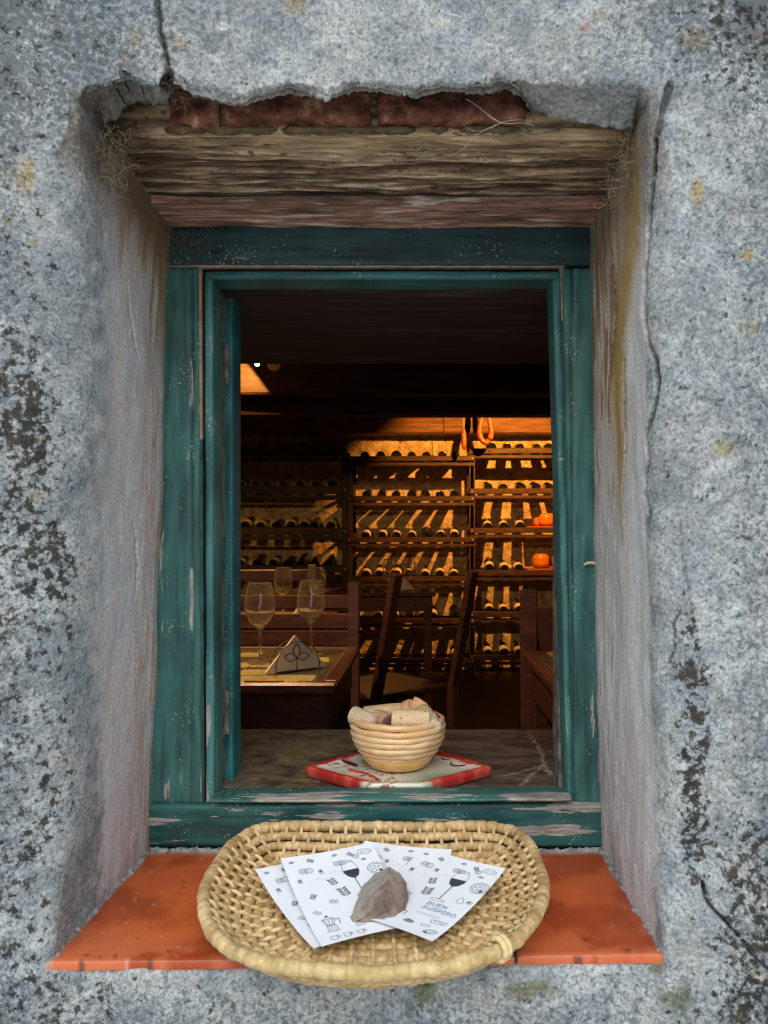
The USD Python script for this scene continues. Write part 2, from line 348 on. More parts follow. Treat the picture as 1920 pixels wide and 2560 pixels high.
noisy('twig_look', [(0.3, (0.50, 0.42, 0.30)), (0.7, (0.62, 0.55, 0.42))], scale=200, rough=0.8)
noisy('lamp_white', [(0.3, (0.50, 0.45, 0.38)), (0.7, (0.6, 0.55, 0.48))], scale=20, rough=0.5)
noisy('lamp_black', [(0.3, (0.015, 0.013, 0.012)), (0.7, (0.03, 0.026, 0.024))], scale=20, rough=0.4)
noisy('red_glaze', [(0.35, (0.42, 0.035, 0.02)), (0.65, (0.58, 0.07, 0.04))], scale=35, rough=0.2, bump=0.05, spec=0.55)

mat('hazed_glass', {'p': ('principled_bsdf', {'base_color': (0.98, 0.99, 0.97), 'roughness': 0.0, 'ior': 1.47, 'transmission_weight': 1.0}), 'd': ('diffuse_bsdf', {'color': (.85, .80, .70)}),  # pale diffuse film mixed in to stand for light caught by the glasses
                    'f': ('layer_weight', {'blend': .35}), 'k': ('map_range', {'from_min': 0.0, 'from_max': 1.0, 'to_min': .015, 'to_max': .12}), 'x': ('mix_closure', {})},
    [('f.facing', 'k.value'), ('k.result', 'x.fac'), ('p.BSDF', 'x.closure1'), ('d.BSDF', 'x.closure2')], surface='x.closure')
mat('bottle_glass', {'n': ('noise_texture', {'scale': 4.0}), 'r': ('rgb_ramp', {'ramp': [(0.3, (0.004, 0.006, 0.004)), (0.7, (0.010, 0.012, 0.007))]}),
                     'p': ('principled_bsdf', {'roughness': 0.08, 'specular_ior_level': 0.6})}, [('n.fac', 'r.fac'), ('r.color', 'p.base_color')])
mat('table_glass', {'t': ('transparent_bsdf', {'color': (0.93, 0.95, 0.92)}), 'g': ('glossy_bsdf', {'roughness': 0.03, 'color': (0.9, 0.9, 0.9)}),
                    'f': ('layer_weight', {'blend': .5}), 'q': ('math', {'math_type': 'power', 'value2': 4.0}), 'q2': ('math', {'math_type': 'multiply_add', 'value2': .35, 'value3': .02}), 'x': ('mix_closure', {})}, [('f.facing', 'q.value1'), ('q.value', 'q2.value1'), ('q2.value', 'x.fac'), ('t.BSDF', 'x.closure1'), ('g.BSDF', 'x.closure2')], surface='x.closure')
mat('bulb_glow', {'e': ('emission', {'color': (1.0, 0.50, 0.10), 'strength': 14.0})}, [], surface='e.emission')

# ------------------------------------------------------------------ ground outside
gx = np.array([-400, -60, -20, -8, -4, -2, 0, 2, 4, 8, 20, 60, 400.0])
gy = np.array([-400, -60, -20, -8, -4, -2, -1, -0.3])
GX, GY = np.meshgrid(gx, gy, indexing='ij')
tag(obj('ground', (np.stack([GX, GY, -0.12 + 0 * GX], -1).reshape(-1, 3), grid_faces(len(gx), len(gy))), 'ground_look'), kind='structure')

# ------------------------------------------------------------------ the old house wall around the window
DF = 0.622                     # distance of the wall's face
YF = YD(DF)
house = thing('house_wall', 'thick lichen-spotted grey rendered wall around the window opening', 'wall')


def build_render():
    """Closed strip round the opening: reveal, rounded arris, face of the wall, out to the far edges."""
    TL, TR, BR, BL = (-.2805, .3600), (.1834, .3600), (.1950, -.3445), (-.3030, -.3445)
    nl, nt = 520, 380
    def side(a, b, n):
        t = np.linspace(0, 1, n, endpoint=False)
        return np.stack([a[0] + (b[0] - a[0]) * t, a[1] + (b[1] - a[1]) * t], 1), t
    pts, us, sd = [], [], []
    for k, (a, b, n) in enumerate(((BL, TL, nl), (TL, TR, nt), (TR, BR, nl), (BR, BL, nt))):
        p, t = side(a, b, n); pts.append(p); us.append(t); sd.append(np.full(n, k))
    P, T, S = np.vstack(pts), np.concatenate(us), np.concatenate(sd)
    N = len(P)
    # lower edge of the broken render above the lintel (pixels of the photograph), its distance, and the fold line to the face
    ex = np.array([139, 190, 231, 263, 289, 324, 365, 405, 414, 434, 463, 492, 538, 579, 613, 654, 718, 781, 816, 856, 903, 960, 995, 1041, 1076, 1110, 1157, 1203, 1249, 1284, 1313, 1330, 1359, 1423, 1481, 1539, 1574, 1614, 1660, 1700.])
    ev = np.array([330, 318, 312, 301, 278, 263, 278, 269, 236, 217, 223, 237, 249, 266, 263, 249, 234, 240, 255, 237, 226, 231, 237, 246, 234, 226, 231, 234, 229, 237, 260, 284, 298, 295, 301, 310, 315, 307, 310, 320.])
    fv = np.interp(ex, [139, 420, 470, 1260, 1300, 1690], [212, 222, 0, 0, 214, 205])
    dd = np.interp(ex, [139, 400, 440, 1270, 1330, 1700], [.655, .650, .6265, .6265, .650, .655])
    wob = (fbm(np.stack([ex * 0.05, ex * 0, ex * 0], 1), 3) - .5) * 6
    top = S == 1
    xt = P[:, 0]
    uu = PU + xt * FPX / .63
    e_v = np.interp(uu, ex, ev + wob) + (fbm(np.stack([uu * .075, uu * 0, uu * 0 + 3], 1), 4) - .5) * 17
    e_d = np.interp(uu, ex, dd)
    e_z = -(e_v - PV) * e_d / FPX
    fw = smooth(0, 1, np.interp(uu, [395, 470, 1235, 1330], [1, 0, 0, 1]))
    fold = -(np.interp(uu, [139, 420, 1300, 1690], [212, 224, 216, 205]) - PV) * DF / FPX
    f_z = (e_z + .004) * (1 - fw) + np.maximum(fold, e_z + .004) * fw
    nx = np.array([-1, 0, 1, 0])[S]; nz = np.array([0, 1, 0, -1])[S]
    # mitred offsets
    offx = np.where(S == 0, -1, np.where(S == 1, -1 + 2 * T, np.where(S == 2, 1, 1 - 2 * T)))
    offz = np.where(S == 0, -1 + 2 * T, np.where(S == 1, 1, np.where(S == 2, 1 - 2 * T, -1)))
    z0 = P[:, 1]
    Rl = 0.010 + 0.052 * smooth(-.335, -.20, z0) * (1 - smooth(.22, .345, z0))
    Rr = 0.008 + 0.016 * smooth(-.335, -.25, z0) * (1 - smooth(.28, .345, z0))
    R = np.where(S == 0, Rl, np.where(S == 2, Rr, 0.008))
    M1, M2, M3, M4 = 120, 26, 112, 16
    M = M1 + M2 + M3 + M4
    X = np.zeros((N, M)); Y = np.zeros((N, M)); Z = np.zeros((N, M)); OFF = np.zeros((N, M)); REV = np.zeros((N, M))
    yi = 0.012
    for j in range(M1):                                  # reveal
        a = j / (M1 - 1)
        Y[:, j] = yi + (YF + R - yi) * a
        X[:, j], Z[:, j] = P[:, 0], P[:, 1]
        REV[:, j] = 1
    for j in range(M2):                                  # arris
        a = (j + 1) / M2 * np.pi / 2
        Y[:, M1 + j] = YF + R - R * np.sin(a)
        o = R * (1 - np.cos(a))
        OFF[:, M1 + j] = o
        X[:, M1 + j] = P[:, 0] + offx * o; Z[:, M1 + j] = P[:, 1] + offz * o
        REV[:, M1 + j] = 1 - (j + 1) / M2
    far = np.r_[np.linspace(0, 1, M3 + 1)[1:] * .16, .16 + np.array([.003, .008, .015, .03, .05, .08, .12, .2, .3, .45, .7, 1.0, 1.4, 1.9, 2.4, 3.0])]
    for j, o_ in enumerate(far):
        o = R + o_
        X[:, M1 + M2 + j] = P[:, 0] + offx * o; Z[:, M1 + M2 + j] = P[:, 1] + offz * o
        Y[:, M1 + M2 + j] = YF; OFF[:, M1 + M2 + j] = o
    # the head of the opening: the render is broken away; replace reveal and arris there
    k = np.where(top)[0]
    blend = smooth(0.0, 0.02, T[k]) * smooth(0.0, 0.02, 1 - T[k])
    for j in range(M1 + M2 + M3):
        a = j / (M1 + M2 - 1)
        if j < 40:                                       # back of the broken edge
            b = j / 39
            yj = YD(e_d[k]) + .034 * (1 - b); zj = e_z[k] + .042 * (1 - b)
        elif j < M1:                                     # soffit remnant up to the fold
            b = (j - 40) / (M1 - 41)
            yj = YD(e_d[k]) + (YF + .003 - YD(e_d[k])) * b; zj = e_z[k] + (f_z[k] - e_z[k]) * b
        elif j < M1 + M2:
            b = (j - M1 + 1) / M2
            yj = YF + .003 * (1 - b) ** 2; zj = f_z[k] + .005 * b
        else:
            o = far[j - M1 - M2]
            yj = np.full(len(k), YF)
            zj = f_z[k] + .005 + o * (.368 + .16 - f_z[k] - .005) / .16
        Y[k, j] = Y[k, j] * (1 - blend) + yj * blend
        Z[k, j] = Z[k, j] * (1 - blend) + zj * blend
        REV[k, j] *= (1 - blend)
    V = np.stack([X, Y, Z], -1)
    # directions of displacement from the clean surface
    du = np.roll(V, -1, 0) - np.roll(V, 1, 0); dv = np.gradient(V, axis=1)
    n = np.cross(dv, du); n /= np.linalg.norm(n, axis=-1, keepdims=True) + 1e-12
    if n[:, M1 + M2 + 5:, 1].mean() > 0:
        n = -n
    p = V
    rough = 1 - .72 * REV * (S != 1)[:, None]
    near = 1 - smooth(.3, 1.0, OFF)
    disp = (fbm(p * 9, 3, 11) - .5) * .016 * (1 - .55 * REV) + (fbm(p * 45, 2, 12) - .5) * .0036 * rough + (fbm(p * 170, 2, 13) - .5) * .0022 * rough
    disp *= near
    U_ = PU + X * FPX / (Y - CAM_Y); V_ = PV - Z * FPX / (Y - CAM_Y)
    # cracks
    ju0 = (fbm(np.stack([U_ * .03, V_ * .03, 0 * U_], -1), 3, 5) - .5) * 2
    wv0 = .55 + .9 * fbm(np.stack([U_ * .02, V_ * .02, 0 * U_ + 9], -1), 2, 6)
    def poly_dist(c, jit=4.0):
        best = np.full(U_.shape, 1e9)
        ju = ju0 * jit
        for (a0, b0), (a1, b1) in zip(c[:-1], c[1:]):
            ax, ay = a1 - a0, b1 - b0
            L2 = ax * ax + ay * ay
            t = np.clip(((U_ - a0) * ax + (V_ - b0) * ay) / L2, 0, 1)
            best = np.minimum(best, np.hypot(U_ + ju - a0 - t * ax, V_ + ju * .5 - b0 - t * ay))
        return best
    crack = np.zeros(U_.shape)
    def add_crack(c, w, jit=4.0, strength=1.0):
        wv = w * wv0
        crack[:] = np.maximum(crack, strength * (1 - smooth(wv * .5, wv * 1.4, poly_dist(c, jit))))
    add_crack([(391, -60), (392, 22), (398, 47), (396, 76), (405, 94), (412, 127), (420, 156), (421, 190)], 5.0, 3)
    add_crack([(421, 175), (419, 200), (414, 220), (440, 225)], 11.0, 3)
    add_crack([(1641, 347), (1632, 470), (1622, 530), (1616, 648), (1612, 800), (1620, 850), (1642, 905), (1645, 950), (1640, 1010), (1622, 1080), (1627, 1150), (1620, 1240), (1632, 1290), (1618, 1330)], 4.2, 4)
    add_crack([(1700, 1530), (1684, 1560), (1686, 1620), (1672, 1660)], 2.5, 4, .7)
    add_crack([(1754, 2204), (1773, 2263), (1832, 2322), (1870, 2368), (1878, 2385), (1920, 2423), (2010, 2490)], 4.2, 7)
    add_crack([(1700, 1320), (1712, 1420), (1740, 1560), (1750, 1700)], 3.0, 8, .35)
    add_crack([(1676, 218), (1660, 270), (1645, 330)], 9.0, 4, .8)
    add_crack([(322, 700), (328, 800), (338, 860), (346, 900)], 1.8, 3, .6)
    add_crack([(338, 1310), (345, 1420), (340, 1500)], 1.8, 4, .6)
    add_crack([(1560, 900), (1556, 1020), (1562, 1120), (1552, 1260)], 2.2, 5, .7)
    add_crack([(1530, 620), (1536, 760), (1528, 900)], 2.0, 4, .6)
    reveal_lip = smooth(1600, 1640, U_) * (1 - smooth(1640, 1700, U_)) * (V_ > 300) * (V_ < 1700)
    disp += .0012 * reveal_lip * near * (fbm(np.stack([U_ * 0, V_ * .012, U_ * 0], -1), 3, 8))
    disp -= crack * .0055
    V = V + n * disp[..., None]
    # ---------------- colour of the render: weathering, lichen, old paint, painted vignette
    g = np.stack([X, Z, Y], -1)
    n_big = fbm(g * 14, 4, 21); n_mid = fbm(g * 60, 4, 22); n_hue = fbm(g * 22, 3, 24)
    c = np.empty(V.shape)
    light = np.array([.375, .392, .382]); mid = np.array([.200, .220, .225]); pinkish = np.array([.36, .34, .325]); bluish = np.array([.215, .258, .282])
    w1 = smooth(.30, .68, n_mid * .5 + n_big * .5)[..., None]
    c[:] = mid * (1 - w1) + light * w1
    c = c * (1 - .45 * smooth(.5, .7, n_hue)[..., None]) + bluish * .45 * smooth(.5, .7, n_hue)[..., None]
    c = c * (1 - .35 * smooth(.52, .72, 1 - n_hue)[..., None]) + pinkish * .35 * smooth(.52, .72, 1 - n_hue)[..., None]
    # grey granular weathering: strong at the foot; corners and edges also hold painted vignette
    gran_vignette = .30 + .80 * (1 - smooth(-.31, -.12, X)) * smooth(.27, .40, Z) + .95 * smooth(.11, .25, X) * smooth(.33, .43, Z) + .5 * (1 - smooth(-.40, -.34, Z)) + .45 * smooth(.23, .285, X) + .45 * (1 - smooth(-.345, -.31, X))
    # black-brown lichen crusts
    band = np.exp(-((U_ - (140 + 55 * np.sin(V_ * .0042 + .6))) / 75.0) ** 2) * smooth(560, 820, V_) * (1 - smooth(1900, 2350, V_))
    left = (U_ < 285) * (.34 + .36 * band * (.55 + .9 * smooth(.35, .65, n_big)) + .16 * smooth(900, 1400, V_))
    right = (U_ > 1640) * (.25 + .50 * np.exp(-((U_ - (1725 + .02 * (V_ - 1500))) / 40.0) ** 2) * smooth(1450, 1700, V_) * (1 - smooth(2100, 2300, V_)) + .38 * smooth(1750, 1850, U_) * smooth(1950, 2150, V_) + .34 * smooth(1650, 1850, U_) * (1 - smooth(60, 420, V_)))
    topd = (V_ < 240) * (.16 + .22 * (1 - smooth(100, 420, U_)))
    foot = (V_ > 2390) * (.26 + .25 * (1 - smooth(150, 400, U_)) + .3 * smooth(1850, 1950, U_) * smooth(2450, 2520, V_) * 2)
    dens = np.clip(np.maximum.reduce([left, right, topd, foot]) * (1 - REV ** 2), 0, 1)
    far_w = smooth(.0, .12, np.maximum.reduce([np.abs(X + .03) - .32, Z - .42, -.40 - Z]))     # the wall goes on much the same to all sides
    wide = fbm(g * 4, 4, 28)
    dens = dens * (1 - far_w) + far_w * np.clip(.24 + 1.1 * (wide - .5), 0, .6)
    gran_vignette = gran_vignette * (1 - far_w) + far_w * np.clip(.50 + 1.2 * (fbm(g * 3, 3, 26) - .5), 0, 1)
    # tan and ochre lichen patches
    n_patch = fbm(g * 90, 3, 27)
    def patch(u, v, ru, rv, col, a=.8, thr=.45):
        nonlocal c
        q = ((U_ - u) / ru) ** 2 + ((V_ - v) / rv) ** 2
        w = (np.clip(1.25 - q, 0, 1) * smooth(thr - .14, thr + .12, n_patch * .7 + .3 * np.clip(1 - q, 0, 1)))[..., None] * a
        c = c * (1 - w) + np.array(col) * .78 * w
    tan, och, ros = (.36, .31, .20), (.40, .30, .12), (.42, .27, .22)
    for u, v, ru, rv, col in ((735, 8, 40, 28, tan), (1735, 100, 46, 34, (.42, .33, .18)), (445, 108, 30, 16, tan), (308, 140, 13, 26, (.42, .35, .22)), (340, 98, 30, 16, tan), (62, 440, 30, 60, och), (25, 428, 20, 16, (.25, .22, .14)),
                              (22, 548, 16, 26, (.22, .20, .12)), (80, 600, 24, 18, tan), (1800, 1127, 34, 30, (.38, .34, .18)), (1870, 640, 26, 20, och), (1860, 830, 44, 26, tan), (1745, 480, 20, 44, och), (1060, 2470, 40, 70, (.16, .17, .07)), (1330, 2480, 80, 30, (.17, .17, .08)),
                              (1690, 2500, 60, 44, (.16, .17, .08)), (1640, 2420, 26, 18, (.14, .14, .06)), (1890, 2440, 20, 26, och), (90, 1240, 26, 20, tan), (95, 1100, 20, 18, tan), (130, 1330, 18, 18, ros), (160, 155, 20, 14, tan), (10, 210, 16, 14, ros), (1890, 90, 30, 20, ros),
                              (1100, 60, 30, 24, (.55, .53, .48)), (1500, 40, 22, 20, tan), (1460, 70, 20, 16, ros), (1890, 140, 22, 22, ros), (330, 75, 12, 12, och), (560, 60, 30, 20, (.52, .52, .50))):
        patch(u, v, ru, rv, col)
    # reveals: thin old limewash, pink and white streaks, yellow water stains
    streak = fbm(np.stack([g[..., 0] * 70, g[..., 1] * 9, g[..., 2] * 70], -1), 4, 41)
    streak2 = fbm(np.stack([g[..., 0] * 160, g[..., 1] * 14, g[..., 2] * 160], -1), 4, 42)
    dcam = Y - CAM_Y
    lr = (S == 0)[:, None] & (dcam > .66); rr = (S == 2)[:, None] & (dcam > .630)
    pk = np.array([.55, .50, .482]) * (1 - smooth(.40, .62, streak)[..., None]) + np.array([.54, .56, .575]) * smooth(.40, .62, streak)[..., None]
    red = np.array([.44, .24, .16])
    wred = (smooth(.52, .64, streak2) * smooth(.76, .84, dcam) * .75)[..., None]
    pk = pk * (1 - wred) + red * wred
    h = Z
    brown = (smooth(.235, .335, h + (streak - .5) * .20) * .9)[..., None]
    bcol = np.array([.36, .18, .09]) * (1 - smooth(.40, .6, n_mid)[..., None]) + np.array([.34, .25, .13]) * smooth(.40, .6, n_mid)[..., None]
    pkl = pk * (1 - brown * smooth(.69, .73, dcam)[..., None]) + bcol * brown * smooth(.69, .73, dcam)[..., None]
    och_l = (smooth(.80, .82, dcam + (streak - .5) * .06) * (1 - smooth(.845, .86, dcam)) * smooth(.14, .26, h) * .7)[..., None]
    pkl = pkl * (1 - och_l) + np.array([.26, .17, .07]) * och_l
    wl = (smooth(.665, .705, dcam + (n_mid - .5) * .03 - .03 * (1 - smooth(-.3, -.05, h))) * (S == 0)[:, None])[..., None]
    gap = 1 - np.exp(-((dcam - .70) / .014) ** 2)[..., None] * .5
    c = c * (1 - wl) + pkl * wl * (.35 + .65 * gap) + c * wl * (.65 - .65 * gap)
    wr = (smooth(.636, .655, dcam + (n_mid - .5) * .012) * (S == 2)[:, None])[..., None]
    base_r = np.array([.55, .53, .51]) * (1 - smooth(.38, .6, streak)[..., None]) + np.array([.63, .63, .62]) * smooth(.38, .6, streak)[..., None]
    gy_ = smooth(.56, .68, streak2)[..., None] * .55 * smooth(.7, .78, dcam)[..., None]
    base_r = base_r * (1 - gy_) + np.array([.20, .21, .22]) * gy_
    peel = (smooth(-.04, .20, h + (streak - .5) * .42) * smooth(.695, .745, dcam) * .95)[..., None]
    pcol = np.array([.44, .25, .13]) * (1 - smooth(.42, .56, streak2)[..., None]) + np.array([.56, .51, .42]) * smooth(.42, .56, streak2)[..., None]
    pdk = (smooth(.56, .66, streak) * .8)[..., None]
    pcol = pcol * (1 - pdk) + np.array([.17, .10, .055]) * pdk
    base_r = base_r * (1 - peel) + pcol * peel
    yl = (1.25 * np.exp(-((dcam - (.738 + .012 * np.sin(h * 14) - .05 * smooth(.12, .33, h))) / (.011 + .024 * smooth(.05, .3, h))) ** 2) * smooth(-.02, .08, h) * (.65 + .5 * streak))[..., None]
    base_r = base_r * (1 - .85 * np.clip(yl, 0, 1)) + np.array([.38, .24, .045]) * .85 * np.clip(yl, 0, 1)
    c = c * (1 - wr) + base_r * wr
    # darker brown where the reveal meets the frame, dark brown under the broken head
    edge = (smooth(.835, .85, dcam) * .6)[..., None]
    c = c * (1 - edge) + np.array([.20, .13, .09]) * edge
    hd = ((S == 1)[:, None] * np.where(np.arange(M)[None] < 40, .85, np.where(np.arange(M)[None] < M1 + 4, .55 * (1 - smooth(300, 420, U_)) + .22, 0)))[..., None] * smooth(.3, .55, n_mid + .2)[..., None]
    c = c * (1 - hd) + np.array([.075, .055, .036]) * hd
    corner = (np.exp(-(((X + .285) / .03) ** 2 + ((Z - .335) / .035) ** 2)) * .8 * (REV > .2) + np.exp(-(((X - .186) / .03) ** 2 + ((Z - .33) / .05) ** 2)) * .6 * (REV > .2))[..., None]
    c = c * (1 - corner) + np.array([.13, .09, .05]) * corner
    ck = crack[..., None]
    c = c * (1 - .9 * ck) + np.array([.035, .028, .022]) * .9 * ck
    V[..., 2] += ZC
    clean = np.maximum(wl[..., 0], wr[..., 0]); clean = np.where((S == 1)[:, None] & (np.arange(M)[None] < M1), .5, clean)
    msk = np.stack([dens * (1 - clean), gran_vignette * (1 - clean) - .15 * clean, 1 - clean], -1)
    obj('render', (V.reshape(-1, 3), grid_faces(N, M, wrap_n=True, flip=True)), 'render_look', house, sm=True, col=np.clip(c, .01, .8).reshape(-1, 3), msk=msk.reshape(-1, 3))


build_render()


def lintel_part(name, d0, d1, zrel, x0, x1, amp, cols, seed, rounding, sm=True):
    """Underside and rounded front of a weathered beam: x across, profile from its back at the frame round the front arris and up."""
    nx, ny = 560, 110
    xs = np.linspace(x0, x1, nx)
    prof_d = np.r_[np.linspace(d1, d0 + rounding, ny - 30), d0 + rounding - rounding * np.sin(np.linspace(0, np.pi / 2, 20)[1:]), np.full(11, d0)]
    prof_z = np.r_[np.full(ny - 30, zrel), zrel + rounding * (1 - np.cos(np.linspace(0, np.pi / 2, 20)[1:])), zrel + rounding + np.linspace(.002, .03, 11)]
    X, D = np.meshgrid(xs, prof_d, indexing='ij'); Z = np.broadcast_to(prof_z, X.shape).copy()
    p = np.stack([X * 5, D * 85, Z * 85], -1)
    r1 = fbm(p, 4, seed); r2 = fbm(np.stack([X * 11, D * 150, Z * 150], -1), 4, seed + 1); r3 = fbm(np.stack([X * 14, D * 70, Z * 70], -1), 4, seed + 2)
    h = (r1 - .5) * amp + (r2 - .5) * amp * .45 + (r3 - .5) * amp * .8
    nd = np.zeros_like(prof_d); nz = -np.ones_like(prof_d)
    a = np.linspace(0, np.pi / 2, 20)[1:]
    nd[ny - 30:ny - 11] = -np.sin(a); nz[ny - 30:ny - 11] = -np.cos(a); nd[ny - 11:] = -1; nz[ny - 11:] = 0
    V = np.stack([X, D + CAM_Y + h * nd, Z + h * nz + ZC], -1)
    c = cols(X, D, Z, r1, r2, r3)
    return obj(name, (V.reshape(-1, 3), grid_faces(nx, len(prof_d), flip=True)), 'lintel_look', house, sm=sm, col=np.clip(c, .005, .8).reshape(-1, 3))


def cols_beam(X, D, Z, r1, r2, r3):
    br = np.array([.23, .150, .098]); dk = np.array([.075, .046, .032]); tan = np.array([.52, .385, .225]); pale = np.array([.64, .53, .40])
    c = dk + (br - dk) * smooth(.35, .6, r1)[..., None]
    wt = (smooth(.40, .55, r2 * .5 + r3 * .5 + .13 * np.exp(-((D - .680) / .022) ** 2) - .10 * smooth(.70, .78, D)) * smooth(-.26, -.20, X + (r3 - .5) * .1))[..., None]
    c = c * (1 - .72 * wt) + tan * .72 * wt
    wp = (smooth(.56, .64, r2 * .6 + r1 * .4) * smooth(.685, .71, D))[..., None]
    c = c * (1 - .8 * wp) + pale * .8 * wp
    cr = ((1 - smooth(.004, .022, np.abs(r3 - .50))) * .8 * smooth(.45, .55, r1 + .04))[..., None]
    c = c * (1 - cr) + np.array([.018, .011, .008]) * cr
    dkl = (np.exp(-((D - .786) / .004) ** 2) * .9)[..., None]
    ends = (1 - smooth(-.285, -.215, X) + smooth(.13, .19, X))[..., None] * .65
    c = c * (1 - ends) + np.array([.06, .04, .025]) * ends
    return c * (1 - dkl) + np.array([.015, .01, .008]) * dkl


def cols_strip(X, D, Z, r1, r2, r3):
    pink = np.array([.42, .23, .18]); br = np.array([.23, .135, .10]); pale = np.array([.66, .57, .49])
    c = br + (pink - br) * smooth(.35, .6, r1 + (D - .82) * 3)[..., None]
    wp = (smooth(.56, .64, r2 * .55 + r3 * .45) * smooth(-.22, -.16, X) * (1 - smooth(.12, .16, X)))[..., None]
    c = c * (1 - .85 * wp) + pale * .85 * wp
    l2 = (smooth(.838, .848, D) * .7 * smooth(.35, .5, r3))[..., None]
    return c * (1 - l2) + np.array([.48, .27, .18]) * l2


lintel_part('lintel', .670, .792, .3545, -.345, .262, .0065, cols_beam, 51, .006)
lintel_part('lintel_strip', .790, .862, .3475, -.345, .262, .0042, cols_strip, 61, .003)
# bricks seen where the render has broken away
for k, (u0, u1, dz, dy) in enumerate(((255, 416, .004, .012), (422, 556, .0, .0), (562, 932, .002, -.004), (939, 1318, .003, -.003), (1326, 1420, .004, .016))):
    x0, x1 = XW(u0, .668), XW(u1, .668)
    m = trimesh.creation.box((x1 - x0 - .003, .09, .062))
    m = m.subdivide_to_size(.005)
    q = m.vertices.copy()
    b = np.array([(x1 - x0 - .003) / 2, .045, .031])
    over = np.maximum(np.abs(q) - (b - .005), 0)
    ln = np.linalg.norm(over, axis=1, keepdims=True)
    q = np.where(ln > 1e-9, np.sign(q) * (np.minimum(np.abs(q), b - .005) + over / np.maximum(ln, 1e-9) * np.minimum(ln, .005)), q)
    q += ((fbm(q * 60 + k * 9, 4, k) - .5) * .009)[:, None] * np.sign(q) * [0, 1, 1]
    q += [(x0 + x1) / 2, YD(.661 + dy) + .045, ZC + .3585 + .031 + dz]
    obj('brick', (q, m.faces), 'brick_look', house, sm=True)
obj('mortar_bed', cbox(-.33, .245, YD(.70), YD(.86), ZC + .366, ZC + .46, .004), 'mortar_look', house)
# lumps of old mortar between bricks and lintel
ms = []
for k in range(46):
    u = RNG.uniform(440, 1330)
    s = trimesh.creation.icosphere(2, 1.0)
    q = s.vertices * [RNG.uniform(.006, .016), .005, RNG.uniform(.0018, .0036)]
    q += (fbm(q * 260 + k, 3, k) - .5)[:, None] * .004
    ms.append((q + [XW(u, .668), YD(.671), ZC + .3588], s.faces))
obj('mortar_crumbs', cat_mesh(ms), 'mortar_look', house, sm=True, kind='stuff')

# ---- glazed sill tiles
def tile(x0, x1, seed):
    nx, ny = int((x1 - x0) / .0025) + 2, 92
    xs = np.linspace(x0, x1, nx)
    fr = .6195 + .0115 * (xs + .3036) / .50
    s = np.linspace(0, 1, ny)
    D = .838 + (fr[:, None] - .838) * s[None]
    X = np.broadcast_to(xs[:, None], D.shape)
    ed = np.minimum.reduce([X - x0, x1 - X, (D - fr[:, None])])
    Z = -.338 - .0016 * (1 - smooth(0, .004, ed)) + (fbm(np.stack([X * 18, D * 18, 0 * X], -1), 3, seed) - .5) * .0016
    top = np.stack([X, D + CAM_Y, Z + ZC], -1)
    low = top.copy(); low[..., 2] = ZC - .3455
    V = np.concatenate([top, np.stack([top[:, -1], low[:, -1]], 1)[:, 1:]], 1)
    g = np.stack([X, D, 0 * X], -1)
    a = fbm(g * 16, 4, seed + 2); f = fbm(g * 130, 3, seed + 3)
    c = np.array([.34, .052, .008]) + (np.array([.50, .095, .018]) - np.array([.34, .052, .008])) * smooth(.35, .65, a)[..., None]
    wear = (smooth(.70, .62, D) * .7 * smooth(.4, .6, a + .1))[..., None]
    c = c * (1 - wear) + np.array([.52, .135, .050]) * wear
    sp = smooth(.84, .92, fbm(g * 150, 2, seed + 4))[..., None] * .5
    c = c * (1 - sp) + np.array([.50, .36, .30]) * sp
    dk = smooth(.86, .93, fbm(g * 120, 2, seed + 5) + .10 * smooth(.67, .63, D))[..., None] * .8
    c = c * (1 - dk) + np.array([.09, .03, .015]) * dk
    gr = (np.maximum(1 - smooth(.0, .007, X + .3036 - .0), smooth(.828, .838, D)) * .9 * smooth(.3, .5, f))[..., None]
    c = c * (1 - gr) + np.array([.36, .30, .25]) * gr
    cc = np.concatenate([c, c[:, -1:]], 1)
    obj('sill_tile', (V.reshape(-1, 3), grid_faces(nx, ny + 1)), 'tile_look', house, sm=40 and True, col=cc.reshape(-1, 3))


tile(-.307, .0735, 71)
tile(.0765, .205, 76)
# rough fillets of lime along the sill's sides and back
def fillet(p0, p1, r, seed, nm='lime_fillet'):
    t = np.linspace(0, 1, 200)[:, None]
    c = np.array(p0) + (np.array(p1) - np.array(p0)) * t
    rr = r * (.25 + 1.0 * fbm(c * 40, 3, seed))
    v, f = tube(c, rr, 10)
    v = v + ((fbm(v * 300, 3, seed) - .5) * .004)[:, None]
    g = fbm(v * 120, 4, seed + 1)
    col = np.array([.20, .19, .175]) + (np.array([.38, .37, .35]) - np.array([.20, .19, .175])) * smooth(.35, .65, g)[:, None]
    obj(nm, (v, f), 'render_look', house, sm=True, col=col, msk=np.tile([.15, .2, .8], (len(v), 1)))


fillet((-.3035, YD(.628), ZC - .341), (-.3005, YD(.845), ZC - .340), .006, 3)
fillet((.1965, YD(.636), ZC - .341), (.1945, YD(.845), ZC - .340), .006, 4)
fillet((-.300, YD(.8435), ZC - .3405), (.195, YD(.8435), ZC - .3405), .006, 5)

# inner lining of the opening: splayed sides, planks over it, wall inside
def quad(name, pts, matn, parent, n=12, amp=0.006, seed=1):
    a, b, c_, d = [np.array(p, float) for p in pts]
    s, t = np.meshgrid(np.linspace(0, 1, n), np.linspace(0, 1, n), indexing='ij')
    P = (a * ((1 - s) * (1 - t))[..., None] + b * (s * (1 - t))[..., None] + c_ * (s * t)[..., None] + d * ((1 - s) * t)[..., None])
    nn = np.cross(b - a, d - a); nn /= np.linalg.norm(nn)
    P = P + nn * ((fbm(P * 9, 3, seed) - .5) * amp)[..., None]
    return obj(name, (P.reshape(-1, 3), grid_faces(n, n)), matn, parent, sm=True)


